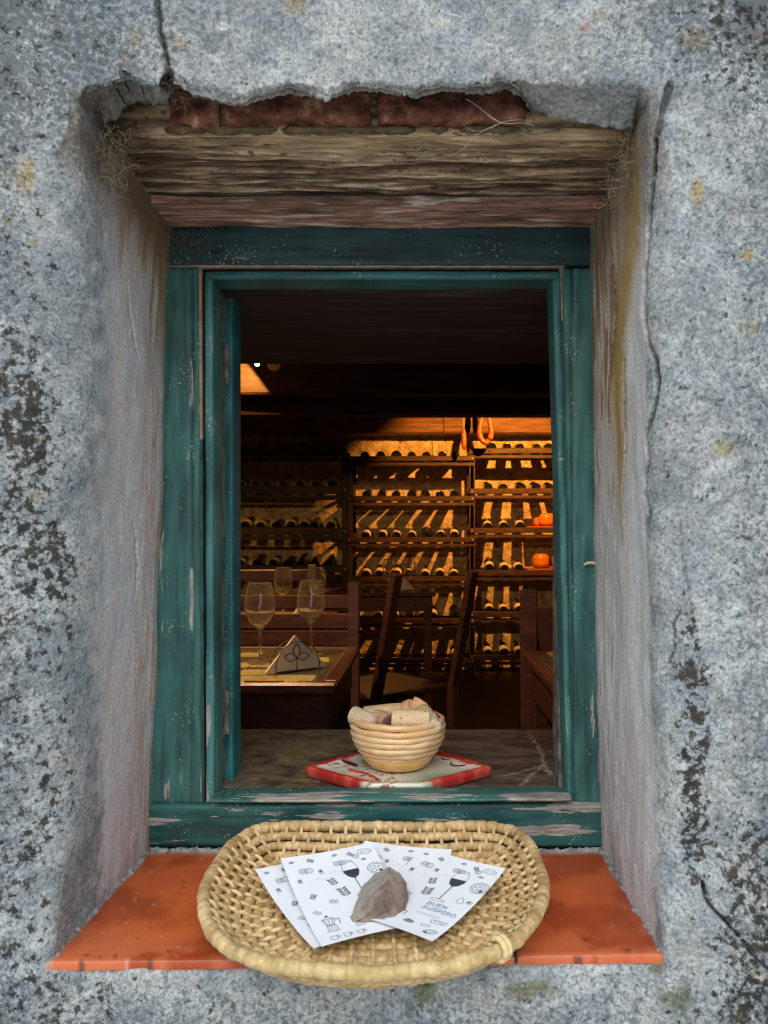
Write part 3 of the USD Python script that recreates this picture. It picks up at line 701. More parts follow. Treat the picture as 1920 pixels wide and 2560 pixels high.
zt, zb = ZC + .296, ZC - .32
quad('inner_reveal', ((-.262, .03, zb), (-.262, .03, zt + .02), (-.50, .33, zt + .02), (-.50, .33, zb)), 'room_plaster', house)
quad('inner_reveal', ((.172, .03, zb), (.36, .33, zb), (.36, .33, zt + .02), (.172, .03, zt + .02)), 'room_plaster', house)
for d0, d1, dz in ((.885, .975, -.0005), (.979, 1.079, .0022), (1.083, 1.182, .0008), (1.186, 1.30, .004)):
    obj('inner_lintel_plank', cbox(-.62, .48, YD(d0), YD(d1), zt + dz, zt + .05 + dz, .004), 'beam_wood', house)
RX0, RX1, RY1, RZ = -2.6, 2.6, 5.62, 2.46
for (x0, x1, z0, z1) in ((RX0, -.50, 0, RZ), (.36, RX1, 0, RZ), (-.50, .36, 0, zb), (-.50, .36, zt + .045, RZ)):
    obj('inner_face', cbox(x0, x1, .33, .36, z0, z1, .002), 'room_plaster', house)

# ------------------------------------------------------------------ the room
fx, fy = np.linspace(RX0, RX1, 20), np.linspace(.0, RY1, 20)
FX, FY = np.meshgrid(fx, fy, indexing='ij')
tag(obj('floor', (np.stack([FX, FY, 0 * FX], -1).reshape(-1, 3), grid_faces(20, 20)), 'floor_look'), kind='structure')
tag(obj('ceiling', cbox(RX0, RX1, -.0, RY1, RZ, RZ + .05, .002), 'beam_wood'), kind='structure')
for s_, x_, lb in ((-1, RX0, 'left plaster side wall of the dark dining room'), (1, RX1, 'right plaster side wall of the dark dining room')):
    tag(obj('side_wall', cbox(x_ - .06 if s_ < 0 else x_, x_ if s_ < 0 else x_ + .06, .0, RY1, 0, RZ, .002), 'room_plaster'), kind='structure')
DW = 6.45
nx, nz = 420, 300
bx_, bz_ = np.linspace(RX0, RX1, nx), np.linspace(0, RZ, nz)
BX, BZ = np.meshgrid(bx_, bz_, indexing='ij')
g = np.stack([BX, BZ, 0 * BX], -1)
h = (fbm(g * 5, 4, 81) - .5) * .030 + (fbm(g * 22, 3, 82) - .5) * .014
rd = fbm(g * 14, 4, 83); h -= .010 * (1 - smooth(.0, .03, np.abs(rd - .5)))
hl = fbm(np.stack([BX * 16, BZ * 5, 0 * BX], -1), 3, 84)
h -= .008 * (1 - smooth(.0, .025, np.abs(hl - .5))) * (1 - smooth(-.7, -.5, BX))
c = np.array([.44, .33, .18]) + (np.array([.66, .54, .33]) - np.array([.44, .33, .18])) * smooth(.3, .7, fbm(g * 18, 4, 85))[..., None]
c = c * (1 - .5 * (1 - smooth(.0, .02, np.abs(rd - .5)))[..., None])
back = obj('back_wall', (np.stack([BX, YD(DW) - h, BZ], -1).reshape(-1, 3), grid_faces(nx, nz)), 'back_wall_look', sm=True, col=c.reshape(-1, 3))
tag(back, 'rough ochre plastered wall behind the wine racks', 'wall')

# beams
for nm, d0, d1, z0, z1, m_, lb in (
        ('ceiling_beam', 3.45, 3.79, 1.95, RZ, 'beam_wood', 'dark ceiling beam nearest the window, above the small lit spotlight'),
        ('ceiling_beam', 4.53, 4.68, 1.945, RZ, 'rack_wood', 'ceiling beam with an orange lit patch at its left end'),
        ('ceiling_beam', 4.75, 4.90, 1.862, RZ, 'beam_wood', 'black ceiling beam just above the sausages and racks'),
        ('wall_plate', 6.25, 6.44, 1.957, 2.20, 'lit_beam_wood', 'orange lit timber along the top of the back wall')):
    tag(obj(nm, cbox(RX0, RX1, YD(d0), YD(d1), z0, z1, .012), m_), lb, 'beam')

# ------------------------------------------------------------------ lamps (one in view; the other two unseen, inferred from the light)
def spot_fixture(label, loc, aim, hidden=False):
    t = thing('spotlight', label, 'lamp', loc)
    a = np.array(aim, float); a /= np.linalg.norm(a)
    obj('mounting_plate', cbox(-.03, .03, -.03, .03, .035, .05, .004), 'lamp_black', t)
    prof = [(0.0, -.035), (.026, -.035), (.028, -.03), (.028, .05), (.026, .05), (.0255, -.03), (0.0, -.03)]
    v, f = lathe(prof, 20)
    z = a; x = np.cross([0, 1, .1], z); x /= np.linalg.norm(x); y = np.cross(z, x)
    R = np.stack([x, y, z], 1)
    obj('lamp_shade', (v @ R.T, f), 'lamp_black', t, sm=30)
    return t, R


LM = np.array([XW(1279, DW), YD(5.02), 2.20])
t, R = spot_fixture('black spotlight behind the third beam, aimed at the racks', LM + [0, -.03, .03], (0, .8, -.5))
lamp = UsdLux.SphereLight.Define(stage, str(t.GetPath()) + '/bulb_light')
lamp.CreateRadiusAttr(.011); lamp.CreateNormalizeAttr(True); lamp.CreateIntensityAttr(56.0); lamp.CreateColorAttr(Gf.Vec3f(1.0, .365, .055))
sh = UsdLux.ShapingAPI.Apply(lamp.GetPrim()); sh.CreateShapingConeAngleAttr(37.0); sh.CreateShapingConeSoftnessAttr(.35)
aim = np.array([.45, YD(DW), 1.42]) - LM
lamp.AddTranslateOp().Set(Gf.Vec3d(0, .06, -.03))
lamp.AddOrientOp().Set(Gf.Quatf(Gf.Rotation(Gf.Vec3d(0, 0, -1), Gf.Vec3d(*map(float, aim))).GetQuat()))
LL = W(646, 911, 4.15)
t, R = spot_fixture('small glowing spotlight under the nearest beam at left', LL + [0, 0, .03], (-.9, .35, -.35))
s = trimesh.creation.icosphere(2, .013); s.apply_translation([-.004, -.012, -.030])
obj('bulb', s, 'bulb_glow', t, sm=True)
lamp2 = UsdLux.SphereLight.Define(stage, str(t.GetPath()) + '/bulb_light')
lamp2.CreateRadiusAttr(.012); lamp2.CreateNormalizeAttr(True); lamp2.CreateIntensityAttr(24.0); lamp2.CreateColorAttr(Gf.Vec3f(1.0, .44, .09))
sh = UsdLux.ShapingAPI.Apply(lamp2.GetPrim()); sh.CreateShapingConeAngleAttr(84.0); sh.CreateShapingConeSoftnessAttr(.03)
lamp2.AddTranslateOp().Set(Gf.Vec3d(-.045, -.02, .022))
lamp2.AddOrientOp().Set(Gf.Quatf(Gf.Rotation(Gf.Vec3d(0, 0, -1), Gf.Vec3d(-.8, -.03, -.6)).GetQuat()))
L3 = np.array([-.62, YD(1.62), 2.20])
t, R = spot_fixture('black spotlight over the front left table, near the window wall', L3 + [0, -.05, .06], (.1, .6, -.8))
lamp3 = UsdLux.SphereLight.Define(stage, str(t.GetPath()) + '/bulb_light')
lamp3.CreateRadiusAttr(.03); lamp3.CreateNormalizeAttr(True); lamp3.CreateIntensityAttr(21.0); lamp3.CreateColorAttr(Gf.Vec3f(1.0, .55, .26))
sh = UsdLux.ShapingAPI.Apply(lamp3.GetPrim()); sh.CreateShapingConeAngleAttr(58.0); sh.CreateShapingConeSoftnessAttr(.6)
lamp3.AddTranslateOp().Set(Gf.Vec3d(0, .07, -.07))
lamp3.AddOrientOp().Set(Gf.Quatf(Gf.Rotation(Gf.Vec3d(0, 0, -1), Gf.Vec3d(.12, .70, -.75)).GetQuat()))
t = thing('lamp_canopy', 'round cream disc fixed under the beam beside the lit spotlight', 'light_fixture', W(685, 912, 4.05))  # round canopy of a second lamp fixture, giving no light
v, f = lathe([(0, -.012), (.020, -.012), (.030, -.008), (.034, 0), (.034, .01), (0, .01)], 28)
obj('case', (v @ np.array([[1, 0, 0], [0, 0, -1.0], [0, 1, 0]]).T * 1.0, f), 'lamp_white', t, sm=40)
v, f = lathe([(0, -.016), (.009, -.016), (.011, -.011), (0, -.011)], 16)
obj('canopy_boss', (v @ np.array([[1, 0, 0], [0, 0, -1.0], [0, 1, 0]]).T, f), 'lamp_black', t, sm=40)

# ------------------------------------------------------------------ window frame
win = thing('window', 'small green painted timber window frame, worn and open', 'window')


def frame_board(name, TL, TR, BR, BL, d0, depth, bev=.004, along='x', seed=0, tone=None, parent=None, wear=0.3, label=None, rnd=None, top_shelf=0.0, groove=None, res=.0022):
    """Board whose face is the quad of photograph pixels at distance d0, with soft edges, slight unevenness, depth backwards."""
    q = [np.array([XW(u, d0), -(v - PV) * d0 / FPX]) for u, v in (TL, TR, BR, BL)]
    w = max(np.linalg.norm(q[1] - q[0]), np.linalg.norm(q[2] - q[3])); hgt = max(np.linalg.norm(q[3] - q[0]), np.linalg.norm(q[2] - q[1]))
    nx, nz = max(8, int(w / res)), max(8, int(hgt / res))
    def par(n, L):
        e = np.array([0, .12, .3, .6, 1.0]) * min(bev, L * .45) / L
        return np.unique(np.r_[e, np.linspace(0, 1, n), 1 - e])
    s, t = np.meshgrid(par(nx, w), par(nz, hgt), indexing='ij')
    P = q[0] * ((1 - s) * (1 - t))[..., None] + q[1] * (s * (1 - t))[..., None] + q[2] * (s * t)[..., None] + q[3] * ((1 - s) * t)[..., None]
    es = np.minimum(s, 1 - s) * w; et = np.minimum(t, 1 - t) * hgt
    if rnd is not None:                                   # half-round nosing
        e = np.minimum(et, hgt / 2) / (hgt / 2)
        drop = rnd * (1 - np.sqrt(np.clip(1 - (1 - e) ** 2, 0, 1)))
    else:
        e = np.minimum(es, et)
        drop = bev * .8 * (1 - np.sqrt(np.clip(1 - (1 - np.clip(e / bev, 0, 1)) ** 2, 0, 1)))
    g3 = np.stack([P[..., 0], P[..., 1], 0 * s], -1)
    st = np.array([10, 90, 1.0]) if along == 'x' else np.array([90, 10, 1.0])
    gr = fbm(g3 * st, 3, seed); lo = fbm(g3 * 12, 3, seed + 2)
    Y = YD(d0) + drop - (lo - .5) * .0028 - (gr - .5) * .0010
    # worn paint: bare grey wood along the grain, dark grime, pale specks
    wood = np.array([.36, .31, .27]); dark = np.array([.014, .022, .022])
    g_hi, g_lo = tone if tone else ((.040, .165, .150), (.017, .078, .075))
    c = np.array(g_lo) + (np.array(g_hi) - np.array(g_lo)) * smooth(.32, .66, lo * .45 + gr * .55)[..., None]
    if groove:
        for gu in groove:
            gx_ = XW(gu, d0)
            k_ = np.exp(-((P[..., 0] - gx_ - (lo - .5) * .001) / .0011) ** 2)
            Y = Y + .0025 * k_
            c = c * (1 - .6 * k_[..., None]) + dark * .6 * k_[..., None]
    front = np.stack([P[..., 0], Y, P[..., 1] + ZC], -1)
    n_, m_ = s.shape
    wr_ = wear * (1 + .9 * (lo - .5) * 2) + .25 * np.exp(-(np.minimum(es, et) / .002) ** 2) * wear
    K = np.stack([wr_, wr_ * 0, wr_ * 0], -1).reshape(-1, 3)
    V = [front.reshape(-1, 3)]; F = [grid_faces(n_, m_, flip=True)]; C = [c.reshape(-1, 3)]
    idx = np.arange(n_ * m_).reshape(n_, m_)
    loop = np.r_[idx[:, 0], idx[-1, 1:], idx[-2::-1, -1], idx[0, -2:0:-1]]
    bk = V[0][loop].copy(); bk[:, 1] = YD(d0) + depth
    rim = V[0][loop].copy()
    L = len(loop); b0 = n_ * m_
    V += [rim, bk]; C += [C[0][loop], C[0][loop] * .8]
    k = np.arange(L); k2 = (k + 1) % L
    F.append(np.vstack([np.stack([b0 + k, b0 + k2, b0 + L + k2], 1), np.stack([b0 + k, b0 + L + k2, b0 + L + k], 1)]))
    return obj(name, (np.vstack(V), np.vstack(F)), 'paint_along_' + along, parent or win, sm=True, col=np.clip(np.vstack(C), .004, .8), label=label, msk=np.vstack([K, K[loop], K[loop] * 0]))


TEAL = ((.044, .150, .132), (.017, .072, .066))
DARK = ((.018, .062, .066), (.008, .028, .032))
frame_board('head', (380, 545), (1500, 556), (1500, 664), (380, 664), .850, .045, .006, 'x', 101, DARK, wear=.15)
frame_board('jamb', (350, 668), (496, 668), (503, 2010), (350, 2010), .850, .045, .004, 'z', 111, TEAL, wear=.24, groove=(478,))
frame_board('jamb', (1405, 668), (1510, 668), (1535, 2010), (1437, 2010), .850, .045, .004, 'z', 121, TEAL, wear=.24, groove=(1432,))
frame_board('stop_bead', (510, 690), (531, 695), (535, 2006), (514, 2008), .8515, .036, .004, 'z', 131, ((.058, .20, .185), (.024, .105, .10)), wear=.2)
frame_board('stop_bead', (1380, 695), (1402, 690), (1435, 2006), (1420, 2006), .8515, .036, .004, 'z', 141, ((.058, .20, .185), (.024, .105, .10)), wear=.2)
frame_board('stop_bead', (510, 676), (1402, 676), (1402, 697), (510, 697), .8515, .036, .004, 'x', 151, ((.036, .16, .16), (.016, .08, .085)), wear=.1)
frame_board('sill_nosing', (526, 1996), (1428, 1992), (1428, 2008), (526, 2013), .834, .034, .006, 'x', 161, TEAL, wear=.42, rnd=.012)
frame_board('bottom_rail', (350, 2011), (1530, 2008), (1530, 2120), (350, 2120), .846, .045, .006, 'x', 171, ((.026, .125, .11), (.010, .050, .048)), wear=.40)
# dusty seams between the boards
for a, b in (((499, 672), (507, 2008)), ((1404, 672), (1436, 2008))):
    p0, p1 = W(*a, .8575), W(*b, .8575)
    pm_ = p0 + (p1 - p0) * (.32 if a[0] < 1000 else .10)
    obj('dusty_seam', obox(p0, pm_, .0062, .010, .001, up=(0, 1, 0)), 'dust_seam', win)
    obj('dark_seam', obox(pm_, p1, .0062, .010, .001, up=(0, 1, 0)), 'seam_paint', win)
obj('dusty_seam', obox(W(398, 666, .8575), W(1410, 666, .8575), .0054, .010, .001, up=(0, 1, 0)), 'dust_seam', win)
# inner lining behind the beads (rebate) so that the frame has thickness
obj('rebate', cbox(XW(420, .89), XW(541, .888), YD(.8885), YD(.93), ZC - .29, ZC + .30, .002), 'hinge_look', win)
obj('rebate', cbox(XW(1392, .90), XW(1560, .90), YD(.8885), YD(.93), ZC - .29, ZC + .30, .002), 'hinge_look', win)
# the opened casement leaf seen by its edge, with its hinges
lf0 = np.array([XW(546, .905), YD(.9325), 0]); ang = math.radians(118)
leaf = frame_board('casement_leaf', (546, 728), (582, 728), (582, 1972), (546, 1972), .9325, .040, .003, 'z', 181, ((.028, .20, .20), (.010, .075, .08)), wear=.22, label='opened casement leaf seen edge-on')
dirv = np.array([-math.sin(math.radians(40)), math.cos(math.radians(40)), 0])
p0 = np.array([XW(522, .9325), YD(.975), ZC - .294]); p1 = p0 + dirv * .20
m = obox(np.array([*((p0 + p1) / 2)[:2], ZC - .294]), np.array([*((p0 + p1) / 2)[:2], ZC + .302]), .018, .20, .002, up=tuple(dirv))
obj('casement_board', m, 'hinge_look', win)
for v0, v1 in ((858, 960), (1728, 1838)):
    u0, u1 = 545, 572
    x0, x1 = XW(u0, .928), XW(u1, .928)
    m = cbox(x0, x1, YD(.9270), YD(.9318), ZW(v1, .928), ZW(v0, .928), .0016)
    hg = obj('hinge', m, 'hinge_look', win)
    v, f = tube([(x0 + .001, YD(.9255), ZW(v1, .928)), (x0 + .001, YD(.9255), ZW(v0, .928))], .0032, 10)
    obj('hinge_pin', (v, f), 'hinge_look', hg, sm=40)
# a twig-like drip of plaster on the right jamb
tw = spline([W(1461, 1412, .8475), W(1468, 1408, .8455), W(1478, 1407, .846), W(1488, 1409, .848)], 24)
tag(obj('twig', tube(tw, np.linspace(.0014, .0022, 24), 8), 'twig_look', sm=True), 'tiny pale twig sticking out of the right jamb', 'twig')

# ------------------------------------------------------------------ slate counter behind the frame
nx, ny = 300, 150
xs, ds = np.linspace(-.62, .46, nx), np.linspace(.886, 1.186, ny)
X, D = np.meshgrid(xs, ds, indexing='ij')
g = np.stack([X, D, 0 * X], -1)
z = -.2885 + (fbm(g * 25, 4, 91) - .5) * .003
c = np.array([.055, .046, .038]) + (np.array([.15, .12, .088]) - np.array([.055, .046, .038])) * smooth(.3, .7, fbm(np.stack([X * 16 + D * 12, D * 34, 0 * X], -1), 4, 92))[..., None]
gold_glow = ((1 - smooth(-.16, .02, X)) * .6 * smooth(.3, .6, fbm(g * 30, 3, 95)))[..., None]  # golden lamp glow on the left part, put into the slate colour
c = c * (1 - gold_glow) + np.array([.25, .165, .07]) * gold_glow
vein = np.zeros(X.shape)
for poly in (((1320, 1828), (1352, 1880), (1360, 1908), (1380, 1938), (1412, 1925)), ((1262, 1938), (1300, 1932), (1345, 1918), (1362, 1905)), ((1362, 1910), (1300, 1962)), ((1362, 1912), (1372, 1936))):
    w = [W(a, b, 1924 * .2885 / (b - PV)) for a, b in poly]
    for a, b in zip(w[:-1], w[1:]):
        ab = b[:2] - a[:2]
        tt = np.clip(((X - a[0]) * ab[0] + (D + CAM_Y - a[1]) * ab[1]) / (ab @ ab), 0, 1)
        dst = np.hypot(X - a[0] - tt * ab[0] + (fbm(g * 90, 2, 96) - .5) * .008, D + CAM_Y - a[1] - tt * ab[1])
        vein = np.maximum(vein, 1 - smooth(.0008, .0026, dst))
scr = smooth(.70, .74, fbm(np.stack([X * 90 + D * 40, D * 60 - X * 30, 0 * X], -1), 3, 97)) * .5
vv = np.maximum(vein * .75, scr * .45)[..., None]
c = c * (1 - vv) + np.array([.46, .39, .31]) * vv
V = np.stack([X, D + CAM_Y, z + ZC], -1)
low = V[:, -1].copy(); low[:, 2] -= .03
V = np.concatenate([V, low[:, None]], 1); cc = np.concatenate([c, c[:, -1:]], 1)
tag(obj('stone_counter', (V.reshape(-1, 3), grid_faces(nx, ny + 1)), 'slate_look', sm=True, col=cc.reshape(-1, 3)), 'brown slate ledge with pale cracks inside the window', 'ledge')

# ------------------------------------------------------------------ plate
PD = .940
pl = thing('ceramic_plate', 'diamond-shaped white ceramic plate with red painted rim under the bowl', 'plate', (XW(996, PD), YD(PD), ZC - .2885))
corn = np.array([(-.1165, 0), (0, .125), (.1165, 0), (.030, -.070), (-.030, -.070)])
poly = sg.Polygon(corn).buffer(-.006).buffer(.006, quad_segs=6)
nr, npnt = 26, 220
ring = np.array([poly.exterior.interpolate(t, normalized=True).coords[0] for t in np.linspace(0, 1, npnt, endpoint=False)])
fr = np.r_[np.linspace(0.02, .86, nr - 10), np.linspace(.88, 1, 10)]
V, C = [], []
for k_ in fr:
    p = ring * k_ + np.array([0, .012]) * (1 - k_)
    lift = .0105 + .0045 * smooth(.70, .96, k_) - .0030 * smooth(.975, 1.0, k_)
    V.append(np.c_[p, np.full(npnt, lift)])
p = ring * .985; V.append(np.c_[p, np.full(npnt, .004)]); p = ring * .9; V.append(np.c_[p, np.zeros(npnt)])
V = np.array(V)
g = np.stack([V[..., 0], V[..., 1], 0 * V[..., 0]], -1)
c = np.array([.70, .66, .53]) + 0 * V
gt = (np.exp(-(((g[..., 0] - .045) / .035) ** 2 + ((g[..., 1] + .035) / .03) ** 2)) * .85)[..., None]
c = c * (1 - gt) + np.array([.12, .27, .20]) * gt
splash = smooth(.60, .66, fbm(np.stack([g[..., 0] * 60 + g[..., 1] * 40, g[..., 1] * 200 - g[..., 0] * 150, 0 * g[..., 0]], -1), 3, 17))[..., None] * (1 - smooth(-.01, .03, g[..., 0]))[..., None] * .9
c = c * (1 - splash) + np.array([.24, .03, .02]) * splash
ff = np.r_[fr, 1.0, .9]
rimw = smooth(.845, .88, ff[:, None] + (fbm(g * 45, 3, 18) - .5) * .12)[..., None]
rimc = np.array([.46, .030, .022]) + (np.array([.62, .10, .07]) - np.array([.46, .030, .022])) * smooth(.4, .7, fbm(g * 60, 3, 19))[..., None]
rimw = rimw * smooth(-.064, -.058, g[..., 1])[..., None]
c = c * (1 - rimw) + rimc * rimw
obj('plate_body', (V.reshape(-1, 3), grid_faces(len(V), npnt, wrap_m=True, flip=True)), 'plate_look', pl, sm=True, col=c.reshape(-1, 3))
dr = spline([(.055, .045, .0118), (.075, .03, .0118), (.088, .018, .0118), (.083, .014, .0118), (.066, .028, .0118)], 40)
obj('glaze_line', tube(dr, .0009, 6), 'capsule_look', pl, sm=True)
obj('glaze_line', tube(spline([(-.075, .035, .0118), (-.06, .02, .0118), (-.052, .012, .0118)], 20), .0022, 6), 'capsule_look', pl, sm=True)
obj('glaze_line', tube(spline([(-.06, -.005, .0118), (-.03, -.03, .0118), (-.02, -.048, .0118)], 20), .0013, 6), 'red_glaze', pl, sm=True)

# ------------------------------------------------------------------ bowl of coiled clay
BD = .955
bowl = thing('coil_bowl', 'cream glazed bowl of stacked clay coils holding wine corks', 'bowl', (XW(995, BD), YD(BD), ZC - .2885 + .0105))
rad = [(.0580, .0590), (.0594, .0517), (.0592, .0446), (.0579, .0377), (.0553, .0310), (.0514, .0246), (.0463, .0186)]
for k, (r, z) in enumerate(rad):
    th = np.linspace(0, 2 * np.pi, 120, endpoint=False)
    wz = (fbm(np.stack([np.cos(th) * 1.5, np.sin(th) * 1.5, 0 * th + k], -1), 3, k) - .5) * .0030
    wr = (fbm(np.stack([np.cos(th) * 1.5, np.sin(th) * 1.5, 0 * th + k + 9], -1), 3, k + 3) - .5) * .0025
    p = np.stack([(r + wr - .0042) * np.cos(th), (r + wr - .0042) * np.sin(th), z + wz], -1)
    v, f = tube(p, .0040 + wz * .2, 16, closed=True)
    t_ = (fbm(v * 40, 3, 40 + k))[:, None]
    col = np.array([.74, .45, .20]) + (np.array([.82, .58, .33]) - np.array([.74, .45, .20])) * smooth(.3, .7, t_)
    if k == 0:
        inn = (smooth(r - .0048, r - .0065, np.hypot(v[:, 0], v[:, 1])) * (v[:, 2] > z - .001))[:, None]
        col = col * (1 - inn) + np.array([.50, .05, .03]) * inn
    obj('coil', (v, f), 'bowl_look', bowl, sm=True, col=col)
v, f = lathe([(0, .001), (.030, .001), (.0355, .003), (.0415, .010), (.0445, .0145), (.043, .0175), (.038, .0175)], 60)
col = np.array([.64, .34, .09]) + np.array([.10, .09, .06]) * smooth(.3, .7, fbm(v * 40, 3, 5))[:, None]
obj('foot', (v, f), 'bowl_look', bowl, sm=True, col=col)
v, f = lathe([(.0525, .0585), (.0515, .050), (.0505, .040), (.046, .028), (.040, .018), (.0, .012)], 60)
obj('inner_glaze', (v, f[:, ::-1]), 'red_glaze', bowl, sm=True)


def cork(label, ctr, ang, tilt, L=.042, r=.0110, tone=(.62, .47, .30), end=None, champagne=False, seed=0):
    n = 26; th = np.arange(n) * 2 * np.pi / n
    prof = [(0, -.5), (.80, -.5), (.93, -.49), (1.0, -.46), (1.0, -.3), (1.0, -.1), (1.0, .1), (1.0, .3), (1.0, .46), (.93, .49), (.80, .5), (0, .5)]
    if champagne:
        prof = [(0, -.5), (.8, -.5), (1.12, -.42), (1.2, -.25), (1.12, -.05), (.97, .05), (.95, .3), (.98, .46), (.9, .5), (0, .5)]
    prof = np.array(prof) * [r, L]
    V = np.stack([np.broadcast_to(prof[:, 1][:, None], (len(prof), n)), prof[:, 0][:, None] * np.cos(th), prof[:, 0][:, None] * np.sin(th)], -1).reshape(-1, 3)
    F = grid_faces(len(prof), n, wrap_m=True)
    V = V + ((fbm(V * 160 + seed, 2, seed) - .5) * .0012)[:, None]
    gg = fbm(V * 150 + seed * 3, 3, seed)
    col = np.array(tone) * np.array([1.16, 1.02, .88]) * (.74 + .52 * gg[:, None])
    if end is not None:
        k = smooth(.36, .46, V[:, 0] / L)[:, None]
        col = col * (1 - k) + np.array(end) * (.8 + .4 * gg[:, None]) * k
    t = thing('cork', label, 'cork', ctr, (0, tilt, ang), group='corks in the coil bowl')
    obj('cork_body', (V, F), 'cork_look', t, sm=35 and True, col=col)
    pits = []
    rng = np.random.default_rng(seed + 5)
    for _ in range(16):
        a = rng.uniform(0, 2 * np.pi); x = rng.uniform(-.42, .42) * L; rr = r * (1.01 if not champagne else 1.0)
        b = trimesh.creation.icosphere(1, 1.0).vertices * [rng.uniform(.0006, .0014), .0005, .0004]
        Rx = trimesh.transformations.rotation_matrix(a, [1, 0, 0])[:3, :3]
        pits.append(((b + [x, 0, rr]) @ Rx.T, trimesh.creation.icosphere(1, 1.0).faces))
    obj('pits', cat_mesh(pits), 'mortar_look', t, kind='stuff')
    return t


cream, warm = (.66, .53, .37), (.62, .40, .22)
ck = lambda u, v, d: W(u, v, d) - np.array([0, 0, .0015])
cork('whitish cork at the bowl\'s left edge with a pink stained end', ck(915, 1797, .938), -32, 12, tone=(.62, .53, .40), end=(.48, .22, .19), seed=1)
cork('pale cork lying at the back left of the bowl', ck(957, 1786, .955), 12, -4, L=.047, r=.0135, tone=(.60, .47, .30), seed=2)
cork('largest cream cork lying across the front of the bowl, dark flecked', ck(1026, 1797, .925), 3, 1, L=.046, r=.0122, tone=(.72, .59, .41), seed=3)
cork('small cork facing the window with a dark wine-stained end', ck(960, 1799, .932), -55, 6, L=.030, r=.0105, tone=(.52, .37, .22), end=(.14, .07, .05), seed=4)
cork('cork with a red stained end at the back of the bowl', ck(1000, 1780, .968), 150, 28, tone=(.66, .42, .24), end=(.44, .15, .11), seed=5)
cork('orange-brown cork standing up at the back right of the heap', ck(1036, 1781, .962), 35, -50, L=.036, tone=(.68, .44, .26), seed=6)
cork('tan mushroom-shaped cork at the bowl\'s right side', ck(1066, 1797, .945), -60, 25, L=.036, r=.0112, tone=(.52, .40, .25), champagne=True, seed=7)
cork('white cork end peeping out at the far right of the heap', ck(1080, 1803, .935), -80, 10, L=.03, r=.009, tone=(.66, .60, .50), seed=8)
cork('cork buried under the heap between the front corks', ck(988, 1806, .945), 70, 10, tone=(.55, .38, .22), seed=9)

# ------------------------------------------------------------------ basket on the sill
bk = thing('straw_basket', 'shallow oval basket of coiled straw on the orange sill', 'basket')
BXC = -.0435
outline = [(0, .822), (.085, .823), (.128, .818), (.146, .795), (.154, .745), (.152, .680), (.138, .628), (.111, .583), (.080, .560), (.043, .548), (0, .544)]
outline = [(x * .98, d) for x, d in outline]
full = outline + [(-x, d) for x, d in outline[-2:0:-1]]
ctl = np.array([(BXC + x, YD(d)) for x, d in full])
cl = spline(np.vstack([ctl[-3:], ctl, ctl[:4]]), 600)
from scipy.interpolate import CubicSpline
pp = np.vstack([ctl, ctl[:1]])
ss = np.r_[0, np.cumsum(np.linalg.norm(np.diff(pp, axis=0), axis=1))]
loop = CubicSpline(ss, pp, bc_type='periodic')(np.linspace(0, ss[-1], 500, endpoint=False))
rimpoly = sg.Polygon(loop)
rows = [(.000, -.3040, .0058), (.0088, -.3115, .0046), (.0176, -.3190, .0048), (.0265, -.3250, .0048), (.0355, -.3295, .0048)] + [(.0447 + .0092 * k, -.3325, .0049) for k in range(11)]
stitches = []
prev = None
for k, (off, z, r) in enumerate(rows):
    pg = rimpoly.buffer(-off, quad_segs=8)
    if pg.is_empty or pg.area < 4e-5:
        break
    if pg.geom_type != 'Polygon':
        pg = max(pg.geoms, key=lambda q: q.area)
    ext = pg.exterior
    L = ext.length
    wrap = .0110 if k == 0 else .0078
    nw = max(6, int(L / wrap)); per = 9; n = nw * per
    p = np.array([ext.interpolate(t, normalized=True).coords[0] for t in np.arange(n) / n])
    ph = (np.arange(n) % per) / per
    wi = np.arange(n) // per
    jr = np.random.default_rng(k).uniform(.90, 1.08, nw)[wi]
    rr = r * jr * (.84 + .18 * np.sqrt(np.sin(np.pi * (ph * .92 + .04))))
    zz = ZC + z + (fbm(np.c_[p * 25, 0 * p[:, 0] + k], 3, k) - .5) * .004 + np.where(k < 3, .0, 0)
    zz = zz - .001 * smooth(.62, .53, p[:, 1] - CAM_Y)
    if k >= 4:
        zz = zz + .0012 * np.sin(np.arange(n) * 2 * np.pi / per + k)
    v, f = tube(np.c_[p, zz], rr, 10, closed=True)
    gcol = fbm(v * 55, 3, 60 + k)
    wv = np.repeat(np.random.default_rng(k + 40).uniform(.82, 1.12, nw)[wi], 10)
    col = (np.array([.45, .28, .11]) + (np.array([.68, .48, .25]) - np.array([.45, .28, .11])) * smooth(.3, .7, gcol)[:, None]) * wv[:, None]
    sd_ = np.repeat(1 - np.sin(np.pi * (ph * .92 + .04)), 10)[:, None] ** 3
    col = col * (1 - .35 * sd_)
    if k == 0:
        olive = smooth(.60, .54, v[:, 1] - CAM_Y)[:, None] * .5
        col = col * (1 - olive) + np.array([.50, .41, .17]) * olive
    obj('coil', (v, f), 'straw_look', bk, sm=True, col=np.clip(col, .02, .85))
    if prev is not None:                                  # binding stitches to the row above
        pe, pz, pr = prev
        ns = int(L / (.0155 if k < 4 else .0165))
        for i in range(ns):
            t0 = (i + .5 * (k % 2)) / ns
            a = np.array(ext.interpolate(t0, normalized=True).coords[0])
            b = np.array(pe.interpolate(pe.project(sg.Point(a))).coords[0])
            up = r * .75
            q = spline([(*a, ZC + z - r * .2), (*(a + (a - b) * .12), ZC + z + up), (*((a + b) / 2), ZC + (z + pz) / 2 + max(r, pr) * .95), (*(b + (b - a) * .1), ZC + pz + pr * .35)], 10)
            q[:, 2] -= .001 * smooth(.62, .53, q[:, 1] - CAM_Y)
            stitches.append(tube(q, .0020, 6))
    prev = (ext, z, r)
sv, sf = cat_mesh(stitches)
